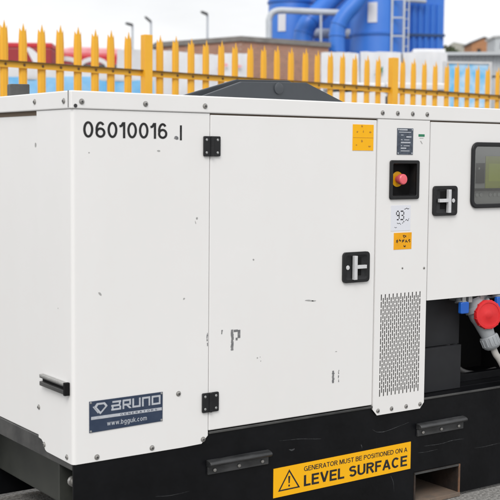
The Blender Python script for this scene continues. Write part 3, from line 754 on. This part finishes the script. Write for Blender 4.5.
for i in range(N0,N1):
    if i in posts_i: continue
    if firstp: o = pm; firstp = False
    else: o = pm.copy(); COL.objects.link(o); o.parent = fen
    o.location = (pitch*i+random.uniform(-.003,.003), .012, sl*pitch*i+random.uniform(-.006,.006)); o.rotation_euler = (random.uniform(-.003,.003),random.uniform(-.0025,.0025),random.uniform(-.05,.05))
pb = MB(); pb.box(-.036,.036,-.040,.030,0,TZ-.012)
po_ = pb.build('post', M['fence'], fen, bevel=.003)
for k,i in enumerate(posts_i[1:]):
    o = po_ if k == 0 else po_.copy()
    if k: COL.objects.link(o); o.parent = fen
    o.location = (pitch*i,-.01,sl*pitch*i)
bays = [(-9.3,8),(8,26),(26,43)]
for a, b in bays:
    for zz in (RZ,.45):
        xa, xb = a*pitch+.036, b*pitch-.036
        mb = MB(); za, zb = zz+sl*xa, zz+sl*xb
        # vertical leg against the pales, flange on top towards the yard
        mb.add([(xa,-.004,za-.050),(xb,-.004,zb-.050),(xb,.001,zb-.050),(xa,.001,za-.050),(xa,-.004,za-.0055),(xb,-.004,zb-.0055),(xb,.001,zb-.0055),(xa,.001,za-.0055)],
               [(0,3,2,1),(4,5,6,7),(0,1,5,4),(1,2,6,5),(2,3,7,6),(3,0,4,7)])
        mb.m(2).add([(xa,-.024,za-.008),(xb,-.024,zb-.008),(xb,.001,zb-.0054),(xa,.001,za-.0054),(xa,-.024,za),(xb,-.024,zb),(xb,.001,zb),(xa,.001,za)],
               [(0,3,2,1),(4,5,6,7),(0,1,5,4),(1,2,6,5),(2,3,7,6),(3,0,4,7)])
        mb.m(1)
        for i in range(math.ceil(a),int(b)+1):
            if i in posts_i: continue
            x = i*pitch; z = zz+sl*x-.026
            if xa < x < xb: mb.lathe((x,-.0041,z),(0,-1,0),[(0,.010),(.004,.010),(.0085,.006),(.009,.001)],10)
        mb.build('rail', [M['fence'],M['rust'],M['railtop']], fen)

# ------------------------------------------------------------------ beyond the fence
YW = -YAW
def spot(px, depth, delta=0.):
    p = at(px, 200, depth); return (p.x, p.y, GZ), YW+delta
def zat(py, px, depth): return at(px,py,depth).z-GZ
def wpx(n, depth): return n/F_PX*depth

# shrink-wrapped pallet stacks standing in rows beyond the fence
from mathutils import noise
def wrapped(mb, x0, x1, y0, y1, z0, z1, seed, amp=.035):
    """a soft cornered load under film: every face puckers a little"""
    nx, ny, nz = 14, 6, 14; vs = {}; f = []
    def vert(i,j,k):
        if (i,j,k) in vs: return vs[(i,j,k)]
        a, b, c = i/nx, j/ny, k/nz
        p = Vector((x0+(x1-x0)*a, y0+(y1-y0)*b, z0+(z1-z0)*c))
        q = Vector((2*a-1,2*b-1,2*c-1)); e = sum(abs(t)**6 for t in q)**(1/6)
        s_ = 1-.014*max(0,(sum(abs(t)**4 for t in q)-1))
        ctr = Vector(((x0+x1)/2,(y0+y1)/2,(z0+z1)/2)); d = (p-ctr)
        d.x *= s_; d.y *= s_; d.z = d.z*(s_ if c > .5 else 1)
        n = noise.noise(Vector((p.x*2.1+seed*7.3,p.y*2.1,p.z*1.2)))*amp*1.2 + noise.noise(Vector((p.x*9+seed,p.y*9,p.z*2.0)))*amp*.45
        p = ctr + d + (d.normalized()*n)
        vs[(i,j,k)] = len(mb_v); mb_v.append(tuple(p)); return vs[(i,j,k)]
    mb_v = []
    for i in range(nx):
        for j in range(ny):
            for k in (0,nz): f.append([vert(i,j,k),vert(i+1,j,k),vert(i+1,j+1,k),vert(i,j+1,k)])
    for i in range(nx):
        for k in range(nz):
            for j in (0,ny): f.append([vert(i,j,k),vert(i+1,j,k),vert(i+1,j,k+1),vert(i,j,k+1)])
    for j in range(ny):
        for k in range(nz):
            for i in (0,nx): f.append([vert(i,j,k),vert(i,j+1,k),vert(i,j+1,k+1),vert(i,j,k+1)])
    return mb.add(mb_v, f)
M['film'] = mat('white_film', (.74,.75,.775), .30, var=.55, var_scale=2.6, var_col=(.56,.58,.62), bump=.25, bump_scale=9, stretch=(1.6,1.6,.6))
M['filmgrey'] = mat('pale_grey_film', (.62,.63,.66), .32, var=.6, var_scale=2.2, var_col=(.46,.47,.50), bump=.25, bump_scale=9)
M['filmblue'] = mat('blue_film', (.12,.42,.76), .30, var=.75, var_scale=2.8, var_col=(.42,.64,.84), bump=.25, bump_scale=9)
M['wood'] = mat('pallet_wood', (.16,.12,.085), .8, var=.5, var_scale=6)
GROUP = 'film wrapped pallet stacks beyond the fence'
def stack(name, label, loc, rz, layers, D=1.1, single=()):
    """layers: (x0,x1,z0,z1,material,part name); a slatted pallet under each layer"""
    t = thing(name, label, 'pallet stack', loc, rz, GROUP)
    for q,(x0,x1,z0,z1,m_,nm) in enumerate(layers):
        mb = MB()
        if q not in single:
          for b in range(3): mb.box(x0+.02,x1-.02,.03+b*(D-.16)/2,.13+b*(D-.16)/2,z0-.13,z0-.03)
          mb.box(x0+.01,x1-.01,.02,D-.02,z0-.0299,z0-.006); mb.build('pallet', M['wood'], t)
        mb = MB(); wrapped(mb,x0,x1,0,D,z0,z1,random.random()*50); mb.build(nm, m_, t, smooth=True)
    return t
loc, rz = spot(9, 15, .20); h = zat(66.5,9,15); hb = zat(76.8,9,15)
nm_ = ('blue wrapped pallet stack with white film top, left of the small grey roof box','blue wrapped pallet stack with white top, above the near corner of the generator','blue wrapped pallet stack with white top, just left of the tall fence post','blue wrapped pallet stack with white top, partly outside the left edge')
for k, x in enumerate((0.0,.63,1.26,-.75)):
    w = .634 if k < 3 else .74
    t = stack('wrapped_stack', nm_[k], loc, rz, [(x,x+w,.14,1.30,M['filmblue'],'lower_load'),(x,x+w,1.44,hb+random.uniform(-.02,.02),M['filmblue'],'upper_load'),(x-.01,x+w+.01,hb-.035,h+random.uniform(-.03,.05),M['film'],'top_load')],single=(2,))
loc, rz = spot(117,25,.06); h = zat(50,118,25)
t = stack('wrapped_stack','tall pale grey wrapped pallet stack immediately left of the fence post',loc,rz,[(0,.98,.14,1.9,M['filmgrey'],'lower_load'),(0,.98,2.04,h,M['filmgrey'],'upper_load')])
loc, rz = spot(158,27,.20); h = zat(51.2,158,27); W = wpx(91,27)*1.04
def marks(t, m_, spots, name):
    mb = MB()
    for x,z,a,w,hh in spots:
        pts = [(x+w*math.cos(2*PI*k/9+a)*random.uniform(.6,1.1), z+hh*math.sin(2*PI*k/9+a)*random.uniform(.6,1.1)) for k in range(9)]
        mb.prism(pts,-.075,-.070)
    return mb.build(name, m_, t)
xs = (0,W*.345,W*.69,W)
lb = ('white wrapped pallet stack immediately right of the tall fence post','white wrapped pallet stack before the brick building, between two others','white wrapped pallet stack with pink print, before the brick building')
for k in range(3):
    t = stack('wrapped_stack', lb[k], loc, rz, [(xs[k],xs[k+1]-.012,.14,1.9,M['film'],'lower_load'),(xs[k],xs[k+1]-.012,2.04,h-.02+random.uniform(-.04,.03),M['film'],'upper_load')])
    if k == 2:
        zz = zat(69,215,27.3); xx = W*.60+.12
        marks(t, M['pink'], ((xx+.02,zz,.4,.09,.05),), 'pink_print'); marks(t, M['pink'], ((xx+.42,zz+.05,.3,.10,.05),), 'pink_print'); marks(t, M['pink'], ((xx+.14,zz+.07,.9,.06,.05),), 'pink_print')
loc, rz = spot(319,27,-.065); h = zat(53.2,319,27); W = wpx(125,27)
lb = ('white wrapped pallet stack at the right end of the brick wall','white wrapped pallet stack with green emblem, below the largest blue tank','white wrapped pallet stack with bulging top, left of the blue banner')
xs = (0,W*.31,W*.64,W)
for k in range(3):
    t = stack('wrapped_stack', lb[k], loc, rz, [(xs[k],xs[k+1]-.012,.14,1.9,M['film'],'lower_load'),(xs[k],xs[k+1]-.012,2.04,h+random.uniform(-.03,.03),M['film'],'upper_load')])
    if k == 1:
        zz = zat(74,375,27); xx = W*.455
        mb = MB(); mb.prism([(xx-.10,zz-.05),(xx-.02,zz+.01),(xx-.06,zz+.06),(xx+.05,zz+.11),(xx+.10,zz+.15),(xx+.09,zz+.02),(xx+.02,zz-.02),(xx+.07,zz-.07)],-.075,-.070); mb.build('green_emblem', M['green'], t)
    if k == 2:
        mb = MB(); wrapped(mb,W*.73,W*.98,.2,.95,h-.05,h+.10,3,.02); mb.build('loose_cover', M['film'], t, smooth=True)
loc, rz = spot(322,14.6,-.05); h = zat(83.5,380,14.6); zl = zat(91,380,14.6)
lb = ('low white wrapped pallet stack showing under the rail, left of the second fence post','low white wrapped pallet stack showing under the rail, right of the second fence post')
for k in range(2):
    x = k*.80
    t = stack('wrapped_stack', lb[k], loc, rz, [(x,x+.785,.14,zl-.012,M['film'],'lower_load'),(x,x+.785,zl+.010,h,M['film'],'upper_load')],single=(1,))

def wheels(t, xs, y0, y1, r=.5):
    for x in xs:
        for ya in (y0,y1):
            mb = MB(); mb.lathe((x,ya,r),(0,1,0),[(0,r*.55),(.0,r*.9),(.04,r),(.22,r),(.26,r*.9),(.26,r*.55)],28); w = mb.build('wheel', M['rubber'], t, smooth=True)
            mb = MB(); mb.lathe((x,ya-.012,r),(0,1,0),[(0,r*.2),(.02,r*.5),(.03,r*.54),(.28,r*.54)],20); mb.build('rim', M['galv'], w, smooth=True)

# dark red trailer at the left
loc, rz = spot(-70,28,.03)
t = thing('red_trailer', 'dark red box trailer with white swoosh, at the far left beyond the fence', 'trailer', loc, rz)
h = zat(43.5,20,28); W = wpx(122,28)
mb = MB(); mb.box(0,W,0,6.5,1.1,h-.12); mb.build('trailer_body', M['lorryred'], t, bevel=.03)
MB().box(-.01,W+.01,-.01,6.51,h-.1195,h).build('trailer_roof', M['cabred'], t, bevel=.02)
mb = MB(); x0 = wpx(98,28); v = []
pts = []
for k in range(10): a = k/9; pts.append((x0+a*.52, h-.10-.50*a**1.5))
for k in range(9,-1,-1): a = k/9; pts.append((x0-.02+a*.46, h-.13-.52*a**1.5-.26*math.sin(PI*(a*.9+.05))))
mb.prism(pts,-.006,-.001); mb.build('swoosh', M['boxwhite'], t)
MB().box(.3,W-.3,.6,5.9,.75,1.099).build('chassis', M['darkstrip'], t)
wheels(t,(W-.5,),.15,2.0)
# red lorry cab
loc, rz = spot(53,30,.12)
t = thing('red_lorry', 'bright red lorry cab with faded pink roof fairing, behind the blue wrapped stacks', 'lorry', loc, rz)
W = wpx(74,30); h0 = zat(64.5,60,30); h1 = zat(54.5,60,30); h2 = zat(46.5,60,30)
mb = MB(); mb.prism([(0,.55),(W,.55),(W,h1-.1),(W-.1,h1),(.1,h1),(0,h1-.1)],0,2.0); cabb = mb.build('cab', M['cabred'], t, bevel=.04)
mb = MB(); mb.prism([(.02,h1+.001),(.30,h2-.05),(.6,h2),(W-.15,h2-.04),(W,h1+.001)],.15,1.9); mb.build('roof_fairing', M['pink'], t, bevel=.04)
mb = MB(); mb.box(.08,W-.08,-.012,-.001,h0-.75,h0); mb.build('windscreen', M['winglass'], cabb, bevel=.01)
mb = MB()
for k in range(2):
    pts = []; xc = .35+k*.72
    for i in range(9): a = PI*i/8; pts.append((xc-.42*math.cos(a)*.9, h0-.03+.22*math.sin(a)))
    for i in range(8,-1,-1): a = PI*i/8; pts.append((xc-.34*math.cos(a)*.9, h0-.08+.15*math.sin(a)))
    mb.prism(pts,-.03,-.013)
mb.build('white_arcs', M['boxwhite'], cabb)  # two white arcs across the top of the windscreen
MB().box(.1,W-.1,-.02,-.001,.7,1.5).build('grille', M['darkstrip'], cabb, bevel=.01)
for x in (.15,W-.45): MB().box(x,x+.3,-.03,-.021,.75,.95).build('headlight', M['silver'], cabb, bevel=.01)
wheels(t,(.2,),.4,1.4)

# brick building (flat roofed), its corner towards the fence
loc, rz = spot(240,38,0)
t = thing('brick_building', 'flat roofed brown brick building with grey coping, left of the blue tanks', 'building', loc, rz)
h = zat(37.5,240,38)
wl, wr = wpx(84,40), wpx(88,39)
fp = [(0,0),(wr,1.9),(wr-1.6,6.0),(-wl-1.0,6.5),(-wl,2.4)]
mb = MB(); mb.prism(fp,0,h-.16,'z'); mb.build('wall', M['brick'], t)
fo = [(0,-.07),(wr+.07,1.86),(wr-1.55,6.08),(-wl-1.05,6.58),(-wl-.07,2.36)]
mb = MB(); mb.prism(fo,h-.1595,h,'z'); mb.build('roof', M['coping'], t)

# blue filter plant
def silo(name, label, px0, px1, depth, top, bands, cat='tank', extra=None):
    pc = (px0+px1)/2; r = wpx(px1-px0,depth)/2
    loc, rz = spot(pc, depth+r, 0); t = thing(name,label,cat,loc,rz)
    mb = MB(); mb.lathe((0,0,0),(0,0,1),[(0,r),(top-.6,r),(top-.2,r*.8),(top,r*.3)],56); b = mb.build('tank_shell', M['bluetank'], t, smooth=True)
    for z in bands:
        mb = MB(); mb.lathe((0,0,z-.05),(0,0,1),[(0,r+.004),(.0,r+.045),(.035,r+.045),(.035,r+.03),(.05,r+.03),(.05,r+.045),(.085,r+.045),(.085,r+.004)],56); mb.build('flange', M['bluetank'], t, smooth=True)
    return t, r
tl, r = silo('blue_tank','blue round tank behind the brick building, left of the curved ducts',266,312,45,11,(zat(2,290,45),zat(-30,290,45)))
mb = MB(); a = math.radians(245); pz = zat(24,274,45)
T = Matrix.Rotation(a-3*PI/2,4,'Z'); mb.box(-.16,.16,-r-.02,-r+.03,pz-.33,pz+.33,T); mb.build('notice_panel', M['boxwhite'], tl)
tc, r = silo('blue_tank','largest blue round tank with white ladder, right of the curved ducts',347,402,41,11,(zat(34,366,41),))
pz = zat(14,362,41); T = Matrix.Rotation(math.radians(-17),4,'Z'); mb = MB().box(-.165,.165,-r-.02,-r+.04,pz-.35,pz+.35,T); mb.build('notice_panel', M['boxwhite'], tc)
# ladder: two stiles, rungs, and the hoop stile
lx0, lx1 = wpx(385-374.5,41)+.02, wpx(397-374.5,41)+.02; yl = -r*.98
mb = MB()
for x in (lx0,lx1): mb.box(x-.035,x+.035,yl-.03,yl+.03,.2,10.2)
z = .4
while z < 10.2: mb.box(lx0+.0351,lx1-.0351,yl-.02,yl+.02,z,z+.05); z += .64
mb.box(lx1+.16,lx1+.20,yl+.1,yl+.14,.2,10.2)
z = .7
while z < 10.2: mb.box(lx1+.0351,lx1+.1599,yl+.105,yl+.135,z,z+.03); z += .32
mb.build('ladder', M['palepipe'], tc)
# ribbed filter house
loc, rz = spot(398,44.0,.12)
t = thing('filter_house', 'blue ribbed filter housing right of the ladder, above the white wrapped stacks', 'filter house', loc, rz)
W = wpx(43,44); mb = MB(); mb.box(0,W,0,2.5,.6,9.5)
for k in range(6):
    x = .22+k*(W-.3)/5.6; mb.cyl((x,0,.8),(x,0,7.05),.085,14)
mb.build('housing', M['bluetank'], t, smooth=True)
z = zat(36.5,418,44); mb = MB(); mb.box(-.01,W+.03,-.105,-.086,z-.05,z+.05); mb.build('band', mat('dark_blue_band',(.02,.06,.16),.5), t)
mb = MB(); z = zat(3.5,408,44); mb.tube([(.05,-.30,z),(.85,-.30,z-.03)],.075,14); mb.build('pipe_stub', M['palepipe'], t, smooth=True)
for x in (.3,W-.3):
    mb = MB(); mb.box(x-.12,x+.12,.2,.44,0,.6); mb.box(x-.12,x+.12,2.0,2.24,0,.6); mb.build('support_leg', M['bluetank'], t)
# curved ducts
def wpath(P): return [at(*p) for p in P]
def duct(label, P, rpx, depth, seam):
    pts = smooth_path(wpath(P),8); base = Vector((pts[0].x,pts[0].y,GZ))
    t = thing('curved_duct',label,'duct',base,0,'blue ducts between the tanks')
    r = wpx(rpx,depth); mb = MB(); mb.tube([p-base for p in pts],r,28); mb.build('duct_pipe', M['bluetank'], t, smooth=True)
    for i in seam:
        d = (pts[i+1]-pts[i-1]).normalized(); p = pts[i]-base; mb = MB(); mb.cyl(p-d*.03,p+d*.03,r+.025,28); mb.build('duct_seam', M['bluetank'], t, smooth=True)
    return t
g0 = lambda px, d: (px, at(px,200,d) and 0, d)
def ground_py(px, depth):
    # picture row of the ground at this bearing and depth
    lo, hi = 100., 400.
    for _ in range(40):
        m_ = (lo+hi)/2
        if at(px,m_,depth).z > GZ: lo = m_
        else: hi = m_
    return lo
duct('wide blue duct bending up to the right, behind the brick building', [(303,ground_py(303,43.5),43.5),(303,80,43.5),(303,45,43.5),(304,33,43.5),(310,21,43.5),(322,9,43.8),(335,-4,44.2),(350,-18,44.6)], 9.8, 43.5, (16,24,32))
duct('narrower blue duct against the largest tank, right of the brick building', [(337,ground_py(337,40),40),(337,90,40),(337,52,40),(337,36,40),(339,25,40),(346,14,40),(356,3,40),(366,-10,40)], 8.0, 40, (16,24,32))
mb = MB()
# blue bag-house wall between the tanks
loc, rz = spot(312,47.5,0)
t = thing('bag_house', 'dark blue panelled housing between the two blue tanks', 'filter house', loc, rz)
W = wpx(38,47.5); mb = MB(); mb.box(0,W,0,2,0,9.8); mb.build('housing', M['bluetank'], t, bevel=.02)
mb = MB()
for k in range(5): mb.box(.1+k*.32,.2+k*.32,-.06,-.0005,.3,9.6)
mb.build('stiffeners', M['bluetank'], t)
# pale pipe loop in front of the left tank
P = [at(269,ground_py(269,42.5),42.5),at(269,60,42.5),at(269,26,42.5),at(269.3,19,42.5),at(272.5,13,42.5),at(279,10.5,42.5),at(290,10.7,42.5),at(318,12,42.5),at(348,13.2,42.5)]
base = Vector((P[0].x,P[0].y,GZ)); t = thing('pale_pipe','pale grey pipe bent over in front of the left blue tank','pipe',base)
mb = MB(); mb.tube([p-base for p in smooth_path(P,6)],wpx(3.2,42.5),16); mb.build('pipe_run', M['palepipe'], t, smooth=True)
a = at(321,15,42.4); b = at(321,ground_py(321,42.4),42.4); mb = MB(); mb.cyl(a-base,b-base,wpx(1.2,42.4),10); mb.build('pipe_leg', M['palepipe'], t, smooth=True)
a = at(313,33.5,45.2); b = at(352,34,45.2); mb = MB(); mb.cyl(a,b,wpx(5.0,45.2),20); o = mb.build('cross_pipe', M['palepipe'], None, smooth=True)
tag(o,'short grey pipe crossing between the two blue ducts','pipe')

# shed with banner
loc, rz = spot(412,31,-.16)
t = thing('metal_shed', 'grey corrugated metal shed with low roof, right of the blue filter housing', 'shed', loc, rz)
h = zat(56.5,436,31); W = 8.5; mb = MB(); pts = []
x = 0; k = 0
while x < W:
    pts += [(x,0),(x+.05,0),(x+.065,-.03),(x+.115,-.03),(x+.13,0)]; x += .20
pts += [(W,0),(W,6.9),(0,6.9)]
mb.prism(pts,0,h,'z'); mb.build('wall', M['shed'], t)
mb = MB(); mb.prism([(-.15,h+.001),(-.15,h+.07),(3.0,h+.26),(7.1,h+.07),(7.1,h+.001)],-.12,W+.1,'x'); mb.build('roof', M['shedroof'], t)
mb = MB(); mb.box(-.15,W+.12,-.24,-.151,h-.02,h+.055); mb.build('gutter', M['shed'], t)
mb = MB(); zz = zat(78,490,31); mb.box(.9,W,-.045,-.031,zz-.02,zz+.02); mb.build('cladding_joint', M['slate'], t)
# banner
loc, rz = spot(443.5,21,.05)
t = thing('banner', 'pale blue and white printed banner on a frame, before the grey shed', 'banner', loc, rz)
W = wpx(42,21); ht = zat(62.5,464,21); hb_ = zat(108,464,21)
mb = MB(); mb.box(0,W,0,.02,hb_,ht-.04); mb.build('printed_sheet', M['banner'], t)
mb = MB(); mb.box(-.06,-.001,-.02,.04,0,ht); mb.box(W+.001,W+.06,-.02,.04,0,ht); mb.box(-.001,W+.001,-.02,.04,ht-.039,ht); mb.build('banner_frame', M['boxgrey'], t)
for x in (.1,W-.1): MB().box(x-.03,x+.03,.021,.08,0,hb_).build('stay', M['galv'], t)
# white cover left of the banner (end of the trailers)
# houses on the hill
def house(label, px, depth, w, d, zt, zb, wallm, roofm, delta):
    loc, rz = spot(px,depth,delta); t = thing('house',label,'house',loc,rz,'houses on the hill')
    mb = MB(); mb.box(0,w,0,d,zb-22,zb+.001); mb.prism([(0,zb+.001),(w,zb+.001),(w/2,zt-.4)],0,d); mb.build('wall', wallm, t)
    mb = MB(); mb.prism([(-.5,zb-.2),(w/2,zt-.35),(w+.5,zb-.2),(w+.5,zb+.3),(w/2,zt),(-.5,zb+.3)],-.4,d+.4); rf = mb.build('roof', roofm, t)
    for k in (.22,.62):
        MB().box(w*k,w*k+w*.16,-.06,-.001,zb-3.2,zb-1.6).build('window', M['winglass'], t)
house('orange brick house with dark gable roof on the far hill', 468, 335, wpx(24,335), 12, zat(38,480,335), zat(44.5,480,335), M['orangebrick'], M['roofslate'], .0)
loc, rz = spot(491,330,0)
house('pale grey house to the right of the orange brick house', 491, 315, wpx(24,315), 11, zat(36.5,500,315), zat(38.5,500,315), M['shed'], M['shedroof'], .0)
# hill
mb = MB(); nx, ny = 60, 24; v = []; f = []
for j in range(ny+1):
    for i in range(nx+1):
        px = 300+i*(900/nx); dep = 250+j*20
        side = 1/(1+math.exp(-(px-408)/9)); top = 43.5
        s = min(1,max(0,(dep-255)/170)); s = s*s*(3-2*s)
        e = top*s*side*(1+.02*math.sin(px*.13)+.014*math.sin(px*.31+1)+.01*math.sin(px*.77+j*.4)) if j < ny else 0
        p = at(px,200,dep); v.append((p.x,p.y,GZ-2+e+ (random.uniform(-.5,.5) if 0<j<ny else 0)))
for j in range(ny):
    for i in range(nx):
        a = j*(nx+1)+i; f.append((a,a+1,a+nx+2,a+nx+1))
mb.add(v,f); o = mb.build('hill', M['hill'], smooth=True); o['kind'] = 'structure'
# low bush at the foot of the blue housing
def bush(px,depth,py,label):
    p = at(px,py,depth); loc = (p.x,p.y,GZ); t = thing('bushy_tree',label,'tree',loc)
    hgt = p.z-GZ; mb = MB(); mb.tube([(0,0,0),(.1,0,hgt*.4),(0,.1,hgt*.8)],[.25,.2,.08],8); mb.build('trunk', M['rust'], t)
    mb = MB()
    for k in range(900):
        a = random.uniform(0,2*PI); zz = random.random(); rr = 2.2*math.sqrt(random.random())*(math.sin(PI*(.12+.8*zz))**.6)
        c = Vector((rr*math.cos(a),rr*math.sin(a),hgt-4.2+4.0*zz+random.uniform(-.2,.2)))
        n = Vector((random.gauss(0,1),random.gauss(0,1),random.gauss(0,1))).normalized(); u = n.orthogonal().normalized(); w = n.cross(u); s = random.uniform(.16,.34)
        mb.add([c-u*s,c+w*s*.6,c+u*s,c-w*s*.6],[(0,1,2,3)])
    mb.build('crown', mat('bush_leaves',(.06,.085,.04),.8,var=.8,var_scale=.8,var_col=(.10,.12,.06)), t)
bush(444,110,46,'dull green tree on the skyline right of the blue housing')

# street lamps
def lamp(px, py, depth, side, label):
    p = at(px,py,depth); loc = (p.x,p.y,GZ); t = thing('street_lamp',label,'street lamp',loc,YW,'street lamps beyond the yard')
    hgt = p.z-GZ; mb = MB(); mb.cyl((0,0,0),(0,0,hgt),.075,10,.045); mb.build('pole', M['palepipe'], t, smooth=True)
    mb = MB(); T = Matrix.Translation((-.10,0,hgt+.05)) @ Matrix.Rotation(math.radians(side),4,'Y')
    mb.box(-.16,.12,-.16,.16,-.06,.05,T); mb.box(-.22,-.1601,-.12,.12,-.05,.03,T); mb.build('lamp_head', M['lamphead'], t, bevel=.02)
lamp(132.5,25.5,52,14,'short street lamp left of the tall fence post')
lamp(151,21,52,40,'street lamp rising just above the tall fence post')
lamp(207.5,14.5,52,22,'tallest street lamp, above the brick building')

# ------------------------------------------------------------------ light
SUN_EL, SUN_AZ = math.radians(46), math.radians(224)     # azimuth clockwise from +Y: front left of the generator
wd = bpy.data.worlds.new('World'); S.world = wd; wd.use_nodes = True
N, Lk = wd.node_tree.nodes, wd.node_tree.links
bg = N['Background']
sky = N.new('ShaderNodeTexSky'); sky.sky_type = 'NISHITA'; sky.sun_disc = False; sky.sun_elevation = SUN_EL; sky.sun_rotation = SUN_AZ; sky.dust_density = 4; sky.air_density = 1.5
tcw = N.new('ShaderNodeTexCoord'); mpw = N.new('ShaderNodeMapping'); mpw.inputs['Scale'].default_value = (1,1,3.2)
nz = N.new('ShaderNodeTexNoise'); nz.inputs['Scale'].default_value = 2.6; nz.inputs['Detail'].default_value = 6; nz.inputs['Roughness'].default_value = .55
Lk.new(tcw.outputs['Generated'], mpw.inputs['Vector']); Lk.new(mpw.outputs['Vector'], nz.inputs['Vector'])
cw = N.new('ShaderNodeValToRGB'); cw.color_ramp.elements[0].position = .3; cw.color_ramp.elements[1].position = .7
cw.color_ramp.elements[0].color = (7.7,7.8,8.0,1); cw.color_ramp.elements[1].color = (9.9,9.9,9.95,1)
Lk.new(nz.outputs['Fac'], cw.inputs['Fac'])
mxw = N.new('ShaderNodeMix'); mxw.data_type = 'RGBA'; mxw.inputs['Factor'].default_value = .93
Lk.new(sky.outputs['Color'], mxw.inputs['A']); Lk.new(cw.outputs['Color'], mxw.inputs['B'])
Lk.new(mxw.outputs['Result'], bg.inputs['Color']); bg.inputs['Strength'].default_value = .10
sun = bpy.data.lights.new('sun','SUN'); sun.energy = 1.5; sun.angle = math.radians(30); sun.color = (1,.97,.93)
so_ = bpy.data.objects.new('sun', sun); COL.objects.link(so_)
dirv = Vector((math.sin(SUN_AZ)*math.cos(SUN_EL), math.cos(SUN_AZ)*math.cos(SUN_EL), math.sin(SUN_EL)))
so_.rotation_euler = dirv.to_track_quat('Z','Y').to_euler()

S.view_settings.view_transform = 'Standard'; S.view_settings.look = 'None'; S.view_settings.exposure = .30; S.view_settings.gamma = 1
S.view_settings.use_curve_mapping = False
S.cycles.max_bounces = 8; S.cycles.use_denoising = True
